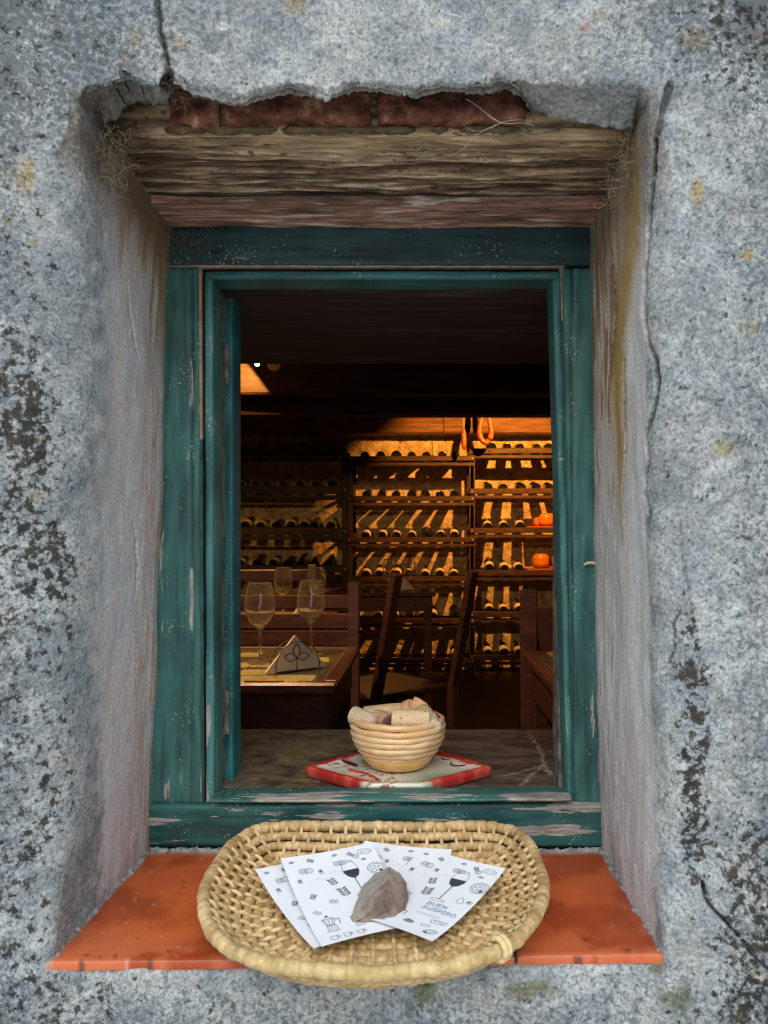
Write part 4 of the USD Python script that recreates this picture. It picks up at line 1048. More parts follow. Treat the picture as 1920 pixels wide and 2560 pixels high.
sc = np.array([.52, .35, .14]) + (np.array([.74, .56, .29]) - np.array([.52, .35, .14])) * smooth(.3, .7, fbm(sv * 50, 3, 77))[:, None]
obj('stitching', (sv, sf), 'straw_look', bk, sm=True, col=sc, kind='stuff')
# tied end of the rim at the front right
e = W(1224, 2392, .585)
pr_ = rimpoly.exterior
tt = pr_.project(sg.Point(e[0], e[1]))
kn = []
for o, r in ((-.001, .0074), (.0036, .0078)):
    a = np.array(pr_.interpolate(tt + o).coords[0]); a2 = np.array(pr_.interpolate(tt + o + .001).coords[0])
    tg = np.r_[(a2 - a) / np.linalg.norm(a2 - a), 0]; nn_ = np.array([tg[1], -tg[0], 0])
    th = np.linspace(0, 2 * np.pi, 20, endpoint=False)
    zc_ = ZC - .3030 - .001 * smooth(.62, .53, a[1] - CAM_Y)
    ringp = np.array([*a, zc_]) + r * (np.cos(th)[:, None] * nn_ + np.sin(th)[:, None] * np.array([0, 0, 1.0]))
    kn.append(tube(ringp, .0024, 6, closed=True))
kv, kf = cat_mesh(kn)
obj('rim_knot', (kv, kf), 'straw_look', bk, sm=True, col=np.tile([.70, .56, .27], (len(kv), 1)))

# ------------------------------------------------------------------ printed cards in the basket
CW, CH = .090, .128


def ribbon(pts, w, closed=False):
    p = np.asarray(pts, float)
    if closed:
        p = np.vstack([p, p[:1]])
    ln = sg.LineString(p).buffer(w / 2, cap_style='flat', quad_segs=2)
    return ln


def ell(cx, cy, a, b, rot=0, n=20):
    t = np.linspace(0, 2 * np.pi, n, endpoint=False)
    x, y = a * np.cos(t), b * np.sin(t)
    cr, sr = math.cos(math.radians(rot)), math.sin(math.radians(rot))
    return np.c_[cx + x * cr - y * sr, cy + x * sr + y * cr]


def card_art():
    """The print on a card, in millimetres from its centre: dark line art, pale line art, wine, blue lettering."""
    D, Pl, Wn = [], [], []
    w = .42
    def sprig(x, y, s, rot, dark=True):
        L = D if dark else Pl
        r = math.radians(rot)
        R = np.array([[math.cos(r), -math.sin(r)], [math.sin(r), math.cos(r)]])
        L.append(ribbon(np.array([(0, -s), (0, s)]) @ R.T + [x, y], w * .8))
        for k in range(4):
            for sg_ in (-1, 1):
                c_ = np.array([sg_ * s * .38, -s * .6 + k * s * .45])
                L.append(sg.Polygon(ell(*c_, s * .36, s * .13, sg_ * 35, 10) @ R.T + [x, y]))
    def tomatoes(x, y, s):
        for dx in (-s * .5, s * .55):
            D.append(ribbon(ell(x + dx, y, s * .8, s * .72), w, True))
            D.append(ribbon(ell(x + dx, y, s * .45, s * .4), w * .6, True))
        for k in range(3):
            D.append(ribbon([(x - s * 1.1 + k * s * .3, y - s * .3), (x - s * .9 + k * s * .3, y + s * .3)], w * .6))
    def moka(x, y, s):
        D.append(ribbon([(x - s * .42, y - s * .9), (x - s * .30, y - .05 * s), (x - s * .5, y + s * .75), (x + s * .5, y + s * .75), (x + s * .30, y - .05 * s), (x + s * .42, y - s * .9)], w, True))
        D.append(ribbon([(x - s * .30, y - .05 * s), (x + s * .30, y - .05 * s)], w * 2))
        D.append(ribbon([(x - s * .45, y + s * .75), (x, y + s * 1.05), (x + s * .45, y + s * .75)], w))
        D.append(sg.Polygon(ell(x, y + s * 1.15, s * .12, s * .12, 0, 8)))
        D.append(ribbon([(x + s * .42, y + s * .55), (x + s * .8, y + s * .6), (x + s * .75, y - s * .1)], w * 1.6))
        for k in (-.25, -.02, .22):
            D.append(ribbon([(x + k * s, y - s * .88), (x + k * s * .7, y - s * .1)], w * .8))
            D.append(ribbon([(x + k * s * .8, y), (x + k * s * 1.3, y + s * .72)], w * 1.1))
    def loop(x, y, s):
        t = np.linspace(-1, 1, 46)
        px = x + s * 2.2 * t + s * .9 * np.sin(2.6 * t * 2) * np.exp(-(t * 2) ** 2) * -1; py = y + s * .8 * np.cos(np.clip(t * 2.6, -math.pi, math.pi) * 1.2) * np.exp(-(t * 1.3) ** 2) + s * .5 * t * t
        for k in range(0, 44, 2):
            Pl.append(ribbon([(px[k], py[k]), (px[k + 1], py[k + 1])], w * .8))
    for x, y in ((-37, 56), (5, 57), (30, 44)):
        D.append(ribbon(ell(x, y, 2.6, 1.3, 10), w, True)); D.append(ribbon(ell(x, y, 1.2, .7), w, True))
    sprig(-19, 55, 3.6, 60); sprig(20, 54, 3.6, 40); sprig(-8, 21, 5.5, 20); sprig(-31, 5, 4, -30); sprig(-16, -7, 4.5, 70, False); sprig(-3, 4, 7, 10); sprig(-34, -18, 4, 50, False)
    tomatoes(-27, 42, 5); tomatoes(6, 45, 4.5)
    for x, y in ((-36, 29), (-14, 38)):
        D.append(ribbon([(x - 1.6, y - 2.6), (x + 1.6, y - 2.6), (x + 1.6, y + 2.6), (x - 1.6, y + 2.6)], w, True)); D.append(sg.box(x - 1.1, y - 1.0, x + 1.1, y + 1.6))
    loop(-20, 26, 4.2); loop(-2, 33, 3.6)
    # bread, plate of food, onion, pear, cheese
    D.append(ribbon(ell(34, 54, 7, 3.4, -8), w, True))
    for k in range(5): D.append(ribbon([(29.5 + k * 2.2, 52.2), (31 + k * 2.2, 55.6)], w * .8))
    D.append(ribbon(ell(37, 28, 8.5, 8.5), w * 1.1, True)); D.append(ribbon(ell(37, 28, 7, 7), w * .7, True))
    for a in range(5):
        D.append(ribbon(ell(37 + 4 * math.cos(a * 1.257), 28 + 4 * math.sin(a * 1.257), 2.2, 2.2), w * .8, True))
    Wn.append(sg.Polygon(ell(40, 24, 1.8, 1.5)))
    D.append(ribbon(ell(24, 50, 3, 2.6), w, True)); D.append(ribbon(ell(24, 50, 1.8, 1.5), w * .7, True))
    D.append(ribbon([(31, 9), (29, 6), (28, 2), (30, -.5), (33.5, -.5), (35, 2), (33.6, 6)], w, True))
    D.append(ribbon(ell(40, 4, 2.6, 2.2), w, True)); D.append(sg.Polygon(ell(39.4, 4.4, 1.4, 1.1)))
    D.append(ribbon([(26, -35), (40, -33), (41, -37), (28, -40)], w, True)); D.append(ribbon([(26, -35), (28, -40)], w))
    for a, b in ((30, -36), (34, -35.4), (37, -36.4)): D.append(ribbon(ell(a, b, .9, .8, 0, 8), w * .7, True))
    D.append(ribbon(ell(36, -53, 6, 3.2, 25), w, True)); D.append(ribbon(ell(36, -53, 4.2, 1.6, 25), w, True)); D.append(sg.Polygon(ell(33, -56, 1.8, 1.2)))
    D.append(ribbon(ell(27, -46, 4, 1.8, 15), w, True)); sprig(12, -47, 4, 80); D.append(ribbon(ell(12, -48, 5, 2), w, True))
    moka(-29, -38, 11); moka(-6, -40, 9.5); 
    for k in range(3):
        x = -32 + k * 11
        D.append(ribbon([(x - 3, -55), (x - 2.4, -60), (x + 2.4, -60), (x + 3, -55)], w, True)); D.append(ribbon(ell(x + 3.6, -57, 1.4, 1.5, 0, 10), w, True))
    # the wine glass
    gs_ = lambda pts: (np.asarray(pts, float) - [15, 20]) * 1.38 + [13, 19]
    D.append(ribbon(gs_([(11.5, 39), (9.8, 33), (9.6, 28), (11.5, 23.5), (15, 21), (18.5, 23.5), (20.4, 28), (20.2, 33), (18.5, 39)]), w))
    D.append(ribbon(gs_(ell(15, 39, 3.5, 1.0)), w, True))
    Wn.append(sg.Polygon(gs_([(9.8, 30), (9.6, 28), (11.5, 23.5), (15, 21), (18.5, 23.5), (20.4, 28), (20.2, 30.4)])))
    D.append(ribbon(gs_([(14.8, 21), (14.9, 4)]), w)); D.append(ribbon(gs_([(15.3, 21), (15.3, 4)]), w * .7))
    D.append(ribbon(gs_(ell(15.1, 3, 5, 1.4)), w, True))
    # small illegible lines under the heading
    for k in range(2):
        for j in range(9):
            Pl.append(sg.box(8 + j * 2.6, -29.5 - k * 2.2, 8 + j * 2.6 + 1.9, -28.9 - k * 2.2))
    return D, Pl, Wn


from shapely import union_all
from shapely.ops import triangulate


def flat(shapes, zz):
    out = []
    u = union_all([s_.buffer(0) for s_ in shapes])
    for gmt in getattr(u, 'geoms', [u]):
        if gmt.geom_type != 'Polygon' or gmt.area < 1e-3:
            continue
        v, f = trimesh.creation.triangulate_polygon(gmt, engine='earcut')
        out.append((np.c_[v * .001, np.full(len(v), zz)], f))
    return cat_mesh(out)


ART = card_art()


def card_surf(x, y):
    return .0048 * (np.abs(y) / .064) ** 2.2 + .0016 * (np.abs(x) / .045) ** 2 * (y / .064)


def make_card(label, mid, rotz, pitch, roll=0.0, full_art=True):
    t = thing('printed_card', label, 'card', mid, (pitch, roll, rotz), group='printed cards fanned out in the basket')
    n, m_ = 14, 20
    X, Y_ = np.meshgrid(np.linspace(-CW / 2, CW / 2, n), np.linspace(-CH / 2, CH / 2, m_), indexing='ij')
    def sheet(dz):
        return np.stack([X, Y_, card_surf(X, Y_) + dz], -1).reshape(-1, 3)
    top, bot = sheet(.0003), sheet(0)
    F = np.vstack([grid_faces(n, m_), grid_faces(n, m_, flip=True) + n * m_])
    idx = np.arange(n * m_).reshape(n, m_)
    lp = np.r_[idx[:, 0], idx[-1, 1:], idx[-2::-1, -1], idx[0, -2:0:-1]]
    k = np.arange(len(lp)); k2 = (k + 1) % len(lp)
    F = np.vstack([F, np.stack([lp[k], n * m_ + lp[k], n * m_ + lp[k2]], 1), np.stack([lp[k], n * m_ + lp[k2], lp[k2]], 1)])
    obj('sheet', (np.vstack([top, bot]), F), 'paper_look', t)
    def drape(vf):
        v, f = vf
        v = v.copy(); v[:, 2] += card_surf(v[:, 0], v[:, 1])
        return v, f
    obj('line_drawings', drape(flat(ART[0], .00055)), 'ink_look', t, kind='stuff')
    obj('dotted_swirls', drape(flat(ART[1], .00055)), 'pale_ink', t, kind='stuff')
    obj('drawn_wine', drape(flat(ART[2], .00062)), 'wine_ink', t)
    ms = []
    for txt, x, y, hh in (('BUEN', .0075, -.0150, .0054), ('SUSPIRO', .0075, -.0228, .0054)):
        tm = meshkit.text_mesh(txt, hh, .00012)
        q = tm.vertices.copy(); q[:, 0] += x; q[:, 1] += y; q[:, 2] += .00056
        ms.append((q, tm.faces))
    obj('lettering', drape(cat_mesh(ms)), 'blue_ink', t)
    return t


def card_from(label, c1, c2, h1, h2, side, lift, hh=1.0):
    """c1 = near corner, c2 = far corner of one long edge (x, d); the card lies to the right (side 1) or left (-1) of it."""
    a, b = np.array(c1), np.array(c2)
    up = (b - a) / np.linalg.norm(b - a)
    rt = np.array([up[1], -up[0]])
    mid = (a + b) / 2 + rt * side * CW / 2
    rot = math.degrees(math.atan2(up[1], up[0])) - 90
    pit = math.degrees(math.atan2(h2 - h1, np.linalg.norm(b - a)))
    return make_card(label, (mid[0], YD(mid[1]), ZC + (h1 + h2) / 2 + lift), rot, pit)


card_from('leftmost printed card of the fan, mostly covered by the next', (-.086, .603), (-.157, .712), -.3225, -.3085, 1, .0000)
card_from('second printed card from the left with a drawn moka pot in its near corner', (-.080, .601), (-.134, .717), -.3225, -.3035, 1, .0030)
card_from('rearmost printed card, its top edge furthest back in the basket', (-.0904, .651), (-.0596, .775), -.3225, -.3090, 1, .0020)
card_from('rightmost printed card on top, with the wine glass and blue lettering', (.0073, .605), (.0750, .7104), -.3205, -.3120, -1, .0040)

# ------------------------------------------------------------------ rock
rng = np.random.default_rng(5)
rk_org = W(946, 2270, .650); rk_org[2] = ZC - .3185
corners_ = [(870, 2308, .637), (888, 2272, .652), (905, 2215, .690), (938, 2183, .700), (972, 2168, .690), (975, 2190, .663), (966, 2225, .648), (958, 2258, .636), (1002, 2184, .684), (1018, 2212, .680), (1021, 2242, .672), (1013, 2274, .655), (985, 2300, .642), (932, 2307, .6365),
            (1000, 2225, .655), (915, 2250, .655), (900, 2300, .634)]
rock_local = np.array([W(*q_) for q_ in corners_] + [np.array([XW(u_, d_), YD(d_), ZC - .3190]) for u_, d_ in ((880, .642), (905, .69), (945, .71), (1005, .695), (1015, .665), (985, .645))]) - rk_org
hull = trimesh.convex.convex_hull(rock_local)
hm = hull.subdivide_to_size(.0018)
q = hm.vertices
nrm = hm.vertex_normals
q = q + nrm * ((fbm(q * 120, 4, 91) - .5) * .0022)[:, None]
rcol = np.array([.19, .135, .105]) + (np.array([.30, .225, .18]) - np.array([.19, .135, .105])) * smooth(.35, .65, fbm(q * 50, 4, 92))[:, None]
gw = (smooth(-.002, .008, q[:, 1] * .55 - q[:, 0] * .75 + (fbm(q * 60, 3, 94) - .5) * .02) * .85)[:, None]
rcol = rcol * (1 - gw) + (np.array([.33, .31, .26]) * (.8 + .4 * fbm(q * 80, 3, 93))[:, None]) * gw
rk = thing('rock', 'brown grey angular stone weighing down the printed cards', 'stone', rk_org)
obj('stone_body', (q, hm.faces), 'rock_look', rk, sm=25 and False, col=rcol)

# ------------------------------------------------------------------ tables and what stands on them
TZ = .75


def make_table(label, x0, x1, d0, d1, papers=True, glass=True, z=TZ):
    t = thing('dining_table', label, 'table', ((x0 + x1) / 2, YD((d0 + d1) / 2), 0))
    hx, hy = (x1 - x0) / 2, (d1 - d0) / 2
    rw = .036
    obj('rim_board', cbox(-hx, hx, -hy, -hy + rw, z - .028, z, .006), 'table_wood', t)
    obj('rim_board', cbox(-hx, hx, hy - rw, hy, z - .028, z, .006), 'table_wood', t)
    obj('rim_board', cbox(-hx, -hx + rw, -hy + rw, hy - rw, z - .028, z, .006), 'table_wood', t)
    obj('rim_board', cbox(hx - rw, hx, -hy + rw, hy - rw, z - .028, z, .006), 'table_wood', t)
    obj('top_panel', cbox(-hx + rw - .002, hx - rw + .002, -hy + rw - .002, hy - rw + .002, z - .026, z - .0050, .001), 'menu_dark', t)
    ax, ay = hx - .02, hy - .02
    for (a, b, c_, d) in ((-ax, ax, -ay, -ay + .022), (-ax, ax, ay - .022, ay), (-ax, -ax + .022, -ay + .022, ay - .022), (ax - .022, ax, -ay + .022, ay - .022)):
        obj('apron', cbox(a, b, c_, d, z - .125, z - .028, .003), 'table_wood', t)
    for sx in (-1, 1):
        for sy in (-1, 1):
            obj('leg', cbox(sx * (ax - .03) - .027, sx * (ax - .03) + .027, sy * (ay - .03) - .027, sy * (ay - .03) + .027, 0, z - .125, .004), 'table_wood', t)
    if papers:
        rng = np.random.default_rng(int(abs(x0 * 100)) + int(d0 * 10))
        k = 0
        for ix in np.arange(-hx + rw + .05, hx - rw - .03, .105):
            for iy in np.arange(-hy + rw + .045, hy - rw - .03, .10):
                a = rng.uniform(-8, 8)
                m = cbox(-.047, .047, -.042, .042, 0, .0008, .0002)
                m.apply_transform(trimesh.transformations.rotation_matrix(math.radians(a), [0, 0, 1]))
                m.apply_translation([ix + rng.uniform(-.012, .012), iy + rng.uniform(-.012, .012), z - .0048 + .0002 * (k % 3)])
                k += 1
                if rng.uniform() < .82:
                    obj('menu_card', m, 'menu_paper', t)
    if glass:
        obj('glass_pane', cbox(-hx + rw + .001, hx - rw - .001, -hy + rw + .001, hy - rw - .001, z - .0032, z - .0010, .0005), 'table_glass', t)
    return t


make_table('front left dining table with menu cards under its glass', -1.02, -.201, 1.763, 2.385)
make_table('second dark table at left, behind the chair and front glasses', -1.35, -.40, 3.05, 3.62)
make_table('small dark table in the centre in front of the racks', -.64, .075, 4.93, 5.55, papers=False)
make_table('dark table at the right edge with a slatted mat', .293, 1.15, 1.650, 2.290, papers=False)
pm = thing('placemat', 'orange-brown slatted wooden mat on the right table', 'mat', (.52, YD(2.06), TZ))
for k in range(16):
    y = -.15 + k * .020
    obj('slat', cbox(-.165, .21, y, y + .0165, .001, .006, .001), 'placemat_look', pm)


def chair(label, loc, rotz, hgt=.93, wdt=.42, splay=.03, slats=((.90, .06), (.74, .10), (.58, .08)), post=.042, lean=.055):
    """Local frame: the seat runs towards -y from the back at y = 0."""
    t = thing('dining_chair', label, 'chair', (loc[0], loc[1], 0), (0, 0, rotz))
    w = wdt / 2
    for s_ in (-1, 1):
        obj('rear_post', cat_mesh([obox((s_ * (w - splay), .03, 0), (s_ * w, 0, .46), post, .034, .003, up=(0, 1, 0)), obox((s_ * w, 0, .46), (s_ * (w - .004), lean, hgt), post, .030, .004, up=(0, 1, 0))]), 'dark_wood', t)
        obj('leg', obox((s_ * (w - .01), -.40, 0), (s_ * (w - .01), -.40, .44), .038, .038, .003), 'dark_wood', t)
    obj('seat', cbox(-w - .01, w + .01, -.43, -.02, .44, .47, .008), 'shaded_wood', t)  # seat in darkened wood, its shade put into the colour
    for zc_, hh in slats:
        y = lean * (zc_ - .46) / (hgt - .46)
        obj('slat', cbox(-w + .018, w - .018, y - .009, y + .009, zc_ - hh / 2, zc_ + hh / 2, .003), 'dark_wood', t)
    obj('stretcher', cbox(-w + .02, w - .02, -.41, -.39, .20, .225, .003), 'dark_wood', t)
    for s_ in (-1, 1):
        obj('stretcher', cbox(s_ * (w - .012) - .010, s_ * (w - .012) + .010, -.39, .0, .16, .185, .003), 'dark_wood', t)
    return t


chair('dark slat-back chair between the two left tables, behind the glasses', (-.455, YD(2.62), 0), 0, hgt=.935, wdt=.43, slats=((.866, .046), (.800, .052), (.742, .054)))
chair('dark chair at the centre with its posts leaning, in front of the dark table', (-.032, YD(3.12), 0), 221, hgt=.955, wdt=.41, slats=(), post=.044, lean=.125)
chair('dark tall-backed chair behind the right table', (.555, YD(2.52), 0), 0, hgt=.915, wdt=.42, slats=((.78, .16), (.60, .06)), post=.055)
chair('dark chair on the far side of the second left table', (-.93, YD(3.92), 0), 8, hgt=.955, wdt=.72, slats=((.90, .06), (.74, .08)))

# wine glasses
def glass_profile(h=.214, r=.0415):
    o = [(.0, .0), (.034, .0), (.0345, .0012), (.030, .0026), (.012, .0050), (.0055, .0100), (.0040, .0180), (.0037, .055), (.0042, .080), (.0062, .088), (.016, .0965), (.030, .1115), (.0385, .130), (.0415, .150), (.0400, .172), (.0355, .195), (.0312, .2125)]
    i = [(.0309, .2140), (.0304, .2125), (.0347, .195), (.0392, .172), (.0407, .150), (.0377, .130), (.0292, .1122), (.0150, .0978), (.0, .0935)]
    a = np.array(o + i); a[:, 1] *= h / .214; a[:, 0] *= r / .0415
    return a


def wine_glass(label, loc, first=None):
    if first is not None:
        return dup(first, label, loc)
    t = thing('wine_glass', label, 'wine glass', loc, group='wine glasses on the tables')
    obj('glass_body', lathe(glass_profile(), 44), 'hazed_glass', t, sm=True)
    return t


def gl(u, d, z=TZ): return (XW(u, d), YD(d), z + .0006)
wg = wine_glass('front left wine glass beside the napkin holder', gl(650, 2.08, TZ - .0012))
wine_glass('front wine glass standing behind the napkins, nearest the chair', gl(778, 2.21, TZ - .0012), wg)
wine_glass('rear wine glass on the second table, further left', gl(708, 3.33, TZ - .0012), wg)
wine_glass('rear wine glass on the second table, seen behind the front right glass', gl(791, 3.33, TZ - .0012), wg)
wine_glass('dark looking wine glass on the centre table, left of its napkins', gl(972, 5.0), wg)
wine_glass('wine glass on the centre table, right of its napkins', gl(1025, 5.40), wg)


def napkins(label, p0, p1, hgt, z=TZ, wires=True, napkin_h=None):
    a, b = np.array(p0), np.array(p1)
    L = np.linalg.norm(b - a); mid = (a + b) / 2
    rot = math.degrees(math.atan2(b[1] - a[1], b[0] - a[0]))
    t = thing('napkin_holder', label, 'napkin holder', (mid[0], mid[1], z), (0, 0, rot))
    for k in range(4):
        y = (k - 1.5) * .006
        tri = sg.Polygon([(-L / 2 + .003 * k, .003), (L / 2 - .002 * k, .003), (.004 * k - .008, hgt - .003 * ((k * 2) % 3))])
        m = trimesh.creation.extrude_polygon(tri, .004, engine='earcut')
        q = m.vertices.copy()
        q = np.c_[q[:, 0], q[:, 2] + y - .002, q[:, 1]]
        obj('napkin', (q, m.faces[:, ::-1]), 'napkin_look', t)
    if wires:
        for y in (-.0155, .0155):
            th = np.linspace(0, np.pi, 40)
            arc = np.stack([-.31 * L * 1.15 * np.cos(th), 0 * th + y, .004 + hgt * .80 * np.sin(th) ** .9], -1)
            w = obj('wire_frame', tube(arc, .0013, 6), 'wire_metal', t, sm=True)
            ms = []
            c0 = np.array([-.004, y, hgt * .38])
            for an in (92, 8, 172):
                r = math.radians(an); ax_ = np.array([math.cos(r), 0, math.sin(r)]); pr = np.array([-math.sin(r), 0, math.cos(r)])
                tt = np.linspace(0, 1, 24)
                lp = np.vstack([c0 + ax_ * (tt * hgt * .40)[:, None] + pr * (np.sin(np.pi * tt) * s_ * hgt * .11)[:, None] for s_ in (1, -1)])
                ms.append(tube(lp[:24], .0012, 6)); ms.append(tube(lp[24:], .0012, 6))
            ms.append(tube([c0, c0 * [1, 1, 0] + [0, 0, .003]], .0012, 6))
            obj('wire_flower', cat_mesh(ms), 'wire_metal', w, sm=True)
        obj('holder_base', cbox(-.30 * L, .30 * L, -.016, .016, .0005, .003, .0008), 'wire_metal', t)
    return t


napkins('napkin holder with a wire flower on the front left table', (-.3945, YD(1.893)), (-.258, YD(2.005)), .088, z=TZ - .001)
napkins('white napkins behind the front right wine glass, on the second table', (XW(735, 3.35), YD(3.30)), (XW(775, 3.35), YD(3.38)), .075, z=TZ - .001, wires=False)
napkins('cream folded napkins standing on the centre table', (XW(985, 5.1), YD(5.08)), (XW(1034, 5.1), YD(5.2)), .088, wires=False)

# ------------------------------------------------------------------ wine racks with bottles
def make_rack(label, u0, u1, shelves, side, rail_h=.040, low=True, seed=0, wood='rack_wood'):
    t = thing('wine_rack', label, 'wine rack')
    D0 = 6.10
    x0, x1 = XW(u0, D0), XW(u1, D0)
    ztop = ZW(shelves[0], D0)
    for x in (x0 + .022, x1 - .022):
        obj('post', cbox(x - .019, x + .019, YD(D0) + .012, YD(D0) + .050, 0, ztop - .012, .002), wood, t)
        obj('post', cbox(x - .019, x + .019, YD(6.37), YD(6.41), 0, ztop - .02, .002), wood, t)
    rng = np.random.default_rng(seed)
    for v in shelves:
        z = ZW(v, D0)
        if z < .05:
            continue
        tl = rng.uniform(-.004, .004)
        m = obox((x0 - .004, YD(D0), z - rail_h / 2 + tl), (x1 + .004, YD(D0), z - rail_h / 2 - tl), rail_h, .022, .003, up=(0, 1, 0))
        rail = obj('rail', m, wood, t)
        for xx in (x0 + .016, x1 - .016):
            s_ = trimesh.creation.cylinder(.0045, .004, sections=10); s_.apply_transform(trimesh.transformations.rotation_matrix(np.pi / 2, [1, 0, 0])); s_.apply_translation([xx, YD(D0) - .0125, z - rail_h / 2])
            obj('screw', s_, 'screw_metal', rail)
        for _ in range(3):
            e = trimesh.creation.icosphere(2, 1.0); e.apply_scale([rng.uniform(.008, .014), .0024, rng.uniform(.004, .008)])
            e.apply_translation([rng.uniform(x0 + .08, x1 - .08), YD(D0) - .0105, z - rail_h / 2 - .004])
            obj('knot', e, 'knot_look', rail)
        if low:
            obj('lower_rail', cbox(x0, x1, YD(D0) + .004, YD(D0) + .022, z - rail_h - .036, z - rail_h - .010, .002), wood, t)
        obj('back_rail', cbox(x0, x1, YD(6.335), YD(6.36), z - .028, z - .004, .002), wood, t)
        for k in range(2):
            xx = (x0 + .022, x1 - .022)[k]
            obj('side_rail', cbox(xx - .012, xx + .012, YD(D0) + .050, YD(6.37), z - .066, z - .042, .002), wood, t)
    return t


RK = (('left', 560, 868, (1122, 1215, 1318, 1413, 1517)), ('centre', 868, 1186, (1140, 1240, 1343, 1441, 1545, 1645)), ('right', 1175, 1425, (1120, 1221, 1319, 1425, 1529, 1637)))
make_rack('dark wooden wine rack at the left, in shadow', *RK[0][1:], 'left', rail_h=.062, seed=1, wood='shaded_wood')
make_rack('wooden wine rack in the middle with seven bottles per shelf', *RK[1][1:], 'centre', rail_h=.040, seed=2)
make_rack('lit wooden wine rack at the right under the sausages', *RK[2][1:], 'right', rail_h=.044, seed=3)


def bottle_proto(label, loc, rot, labelled):
    t = thing('wine_bottle', label, 'bottle', loc, rot, group='wine bottles lying in the racks')
    prof = [(0, .006), (.020, .004), (.030, 0), (.0345, .0015), (.0365, .006), (.0370, .02), (.0370, .185), (.0355, .200), (.028, .218), (.0185, .236), (.0145, .252), (.0138, .285), (.0155, .287), (.0155, .297), (.012, .299), (0, .299)]
    v, f = lathe(prof, 26)
    obj('bottle_body', (v, f), 'bottle_glass', t, sm=45)
    if labelled:
        v, f = lathe([(.0373, .020), (.0377, .021), (.0377, .095), (.0373, .096)], 26)
        obj('paper_label', (v, f), 'bottle_label', t, sm=30)
    v, f = lathe([(.0143, .245), (.0147, .250), (.0144, .284), (.0161, .286), (.0161, .298), (.012, .3005), (0, .3005)], 20)
    obj('capsule', (v, f), 'capsule_look', t, sm=30)
    return t


ORD = ['first', 'second', 'third', 'fourth', 'fifth', 'sixth', 'seventh', 'eighth']
SHN = ['top', 'second', 'third', 'fourth', 'fifth', 'sixth']
BOT = {
    'left': [[598, 635, 686, 718, 752, 785, 822], [600, 640, 668, 708, 750, 790, 832], [612, 650, 690, 727, 760, 786, 826], [600, 642, 682, 718, 752, 786, 820], [610, 660, 800]],
    'centre': [[912, 952, 991, 1029, 1066, 1106, 1139], [916, 954, 990, 1029, 1064, 1100, 1136], [914, 955, 991, 1029, 1065, 1102, 1136], [915, 948, 991, 1021, 1063, 1100, 1135], [945, 985, 1023, 1057, 1083, 1136], [1063, 1140]],
    'right': [[1228, 1268, 1300, 1342, 1371], [1221, 1258, 1302, 1341, 1374], [1220, 1260, 1301], [1224, 1262, 1298], [1224, 1260, 1299], [1221, 1261, 1298]]}
protos = {}
rng = np.random.default_rng(12)
for nm, u0, u1, shv in RK:
    for si, us in enumerate(BOT[nm]):
        z = ZW(shv[si], 6.10)
        for bi, u in enumerate(us):
            lab = not (si < 2) if nm != 'left' else (si > 0)
            if rng.uniform() < .15:
                lab = not lab
            sc = rng.uniform(.92, 1.04) * (1.22 if (nm, si, bi) in (('centre', 0, 2), ('right', 1, 2), ('left', 1, 6), ('right', 0, 0)) else 1.0)
            tilt = (rng.uniform(4, 9) if si < 2 else rng.uniform(9, 15))
            loc = (XW(u, 6.125), YD(6.122), z + .004 + rng.uniform(-.002, .004))
            rot = (-90 + tilt, 0, rng.uniform(-2, 2))
            look_ = 'labelled dark bottle' if lab else 'plain dark bottle'
            text = f'{look_}, {ORD[bi]} from the left on the {SHN[si]} shelf of the {nm} rack'
            if lab not in protos:
                p = protos[lab] = bottle_proto(text, loc, rot, lab)
                continue
            dup(protos[lab], text, loc, rot, scale=(sc, sc, 1.0))

# cheeses on red boards, sausages
def cheese(label, u, v, d, r, h):
    t = thing('cheese', label, 'cheese', (XW(u, d), YD(d), ZW(v, d)))
    th = np.linspace(0, np.pi / 2, 8)
    c_ = min(r, h * .5) * .70
    prof = [(0, 0)] + [(r - c_ + c_ * math.sin(a), c_ - c_ * math.cos(a)) for a in th] + [(r - c_ + c_ * math.cos(a), h - c_ + c_ * math.sin(a)) for a in th] + [(0, h)]
    obj('cheese_body', lathe(prof, 36), 'cheese_look', t, sm=True)
    v_, f_ = lathe([(.009, h - .001), (.009, h + .0012), (.0, h + .0014)], 12)
    obj('paper_sticker', (v_, f_), 'bottle_label', t, sm=30)
    return t


for lb, u, v in (('red board under the upper orange cheeses', 1365, 1316), ('red board under the lower pair of orange cheeses', 1365, 1421)):
    t = thing('cheese_board', lb, 'board', (XW(u, 6.20), YD(6.20), ZW(v, 6.20)))
    obj('board_top', cbox(-.16, .20, -.085, .13, -.014, 0, .004), 'red_board', t)
    obj('board_edge', cbox(-.165, -.160, -.085, .13, -.013, .001, .001), 'red_board', t)
cheese('round orange cheese on the upper board', 1367, 1316, 6.19, .065, .105)
cheese('smaller orange cheese half hidden behind the upper round one', 1347, 1316, 6.27, .045, .072)
cheese('round orange cheese at left on the lower board', 1352, 1421, 6.19, .068, .118)
cheese('orange cheese at the right on the lower board, cut by the jamb', 1398, 1421, 6.20, .060, .115)

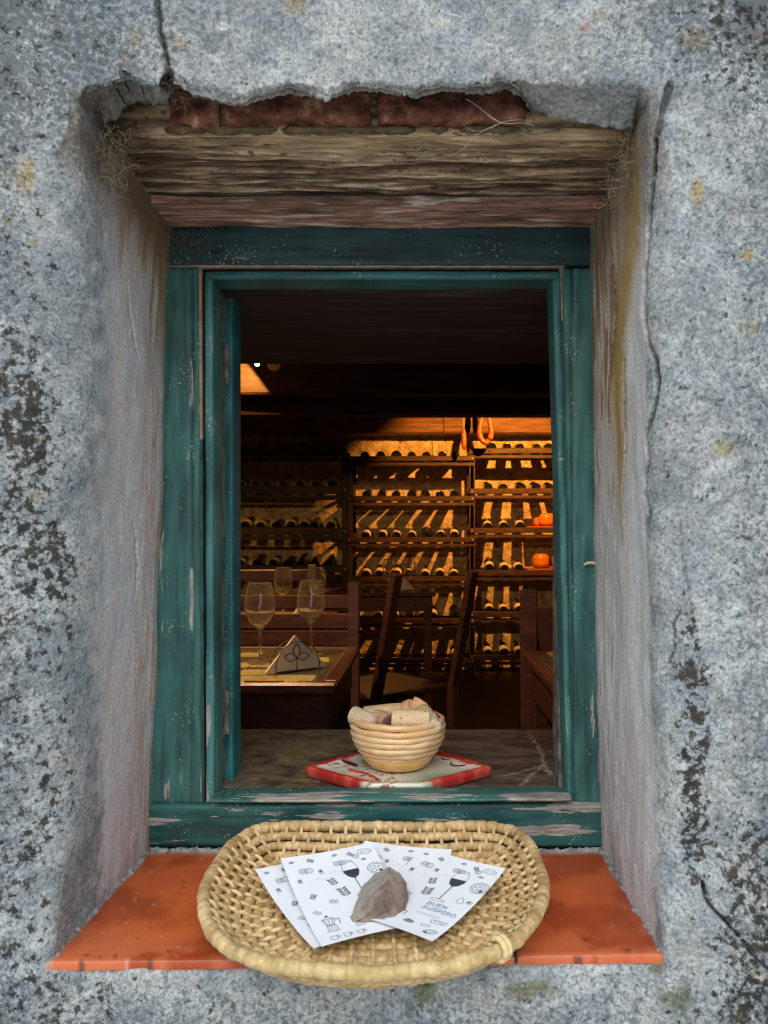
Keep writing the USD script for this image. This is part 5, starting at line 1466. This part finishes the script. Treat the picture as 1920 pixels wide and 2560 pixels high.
hook = tag(obj('hanging_rail', cbox(XW(1100, 5.95), XW(1300, 5.95), YD(5.93), YD(5.96), 2.14, 2.17, .003), 'beam_wood'), 'thin dark rail the sausages hang from', 'rail')
t = thing('sausage', 'straight orange sausage hanging on a string', 'sausage', (0, 0, 0))
ds_ = 5.945
ln = spline([W(1160, 1072, ds_), W(1159, 1090, ds_), W(1160, 1110, ds_), W(1161, 1126, ds_)], 30)
rr = .0225 * np.clip(np.sin(np.linspace(.0, np.pi, 30)) ** .35, .05, 1)
v, f = tube(ln, rr, 16); v = v + ((fbm(v * 90, 3, 3) - .5) * .004)[:, None]
obj('sausage_body', (v, f), 'sausage_look', t, sm=True)
obj('string', tube(spline([W(1160, 1073, ds_), (XW(1159, ds_), YD(ds_), 2.06), (XW(1158, ds_), YD(ds_), 2.14)], 12), .0022, 6), 'string_look', t, sm=True)
t = thing('sausage', 'curved orange sausage bent into a hanging loop', 'sausage', (0, 0, 0))
ln = spline([W(1206, 1012, ds_), W(1203, 1050, ds_), W(1199, 1080, ds_), W(1205, 1100, ds_), W(1214, 1106, ds_), W(1224, 1098, ds_), W(1228, 1078, ds_), W(1224, 1050, ds_), W(1221, 1012, ds_)], 70)
rr = .0225 * np.clip(np.sin(np.linspace(.0, np.pi, 70)) ** .2, .1, 1)
v, f = tube(ln, rr, 16); v = v + ((fbm(v * 90, 3, 4) - .5) * .005)[:, None]
obj('sausage_body', (v, f), 'sausage_look', t, sm=True)
obj('string', tube([W(1206, 1014, ds_), (XW(1213, ds_), YD(ds_), 2.165), W(1221, 1014, ds_)], .0022, 6), 'string_look', t, sm=True)

# ------------------------------------------------------------------ cobwebs
def web(label, n, u, v, su, sv, d0, d1, L, r, m_, seed, drift=(0, 0, 0)):
    rng = np.random.default_rng(seed)
    ms = []
    for _ in range(n):
        d = rng.uniform(d0, d1)
        p = W(rng.normal(u, su), rng.normal(v, sv), d)
        a = rng.normal(0, 1, 3) + np.array(drift); a /= np.linalg.norm(a)
        q = [p]
        for k in range(6):
            a = a + rng.normal(0, .45, 3); a /= np.linalg.norm(a)
            q.append(q[-1] + a * L * rng.uniform(.5, 1.2) / 6)
        ms.append(tube(spline(q, 16), r, 4))
    t = thing('cobweb', label, 'cobweb')
    obj('threads', cat_mesh(ms), m_, t, sm=True, kind='stuff')
    return t


web('dusty brown cobweb in the upper right corner of the opening', 420, 1590, 400, 26, 70, .648, .74, .028, .00015, 'cobweb_look', 1)
web('dusty cobweb in the upper left corner beside the lintel', 380, 268, 380, 30, 44, .655, .72, .024, .00015, 'cobweb_look', 2)
web('dark wispy cobweb at the top left corner of the green frame', 130, 455, 600, 45, 25, .838, .849, .026, .00008, 'cobweb_look', 3, (0, 0, -1.2))
web('fine cobweb strands hanging at the foot of the render crack', 70, 430, 232, 16, 12, .632, .655, .018, .0001, 'cobweb_look', 4)
ms = []
for pts_, r in ((((1165, 248, .655), (1215, 284, .645), (1254, 307, .640), (1275, 309, .645), (1335, 316, .660)), .00045), (((1254, 307, .640), (1215, 324, .650), (1190, 340, .66), (1160, 370, .668)), .0005), (((1150, 302, .66), (1200, 328, .652), (1240, 310, .645)), .0002),
                (((1190, 260, .655), (1240, 300, .642)), .0002), (((1254, 307, .640), (1290, 300, .650), (1340, 305, .66)), .0003), (((1160, 372, .668), (1120, 392, .672)), .0003)):
    ms.append(tube(spline([W(*p) for p in pts_], 24), r * .62, 5))
t = thing('cobweb', 'pale stretched cobweb threads across the bricks', 'cobweb')
obj('threads', cat_mesh(ms), 'pale_cobweb', t, sm=True, kind='stuff')
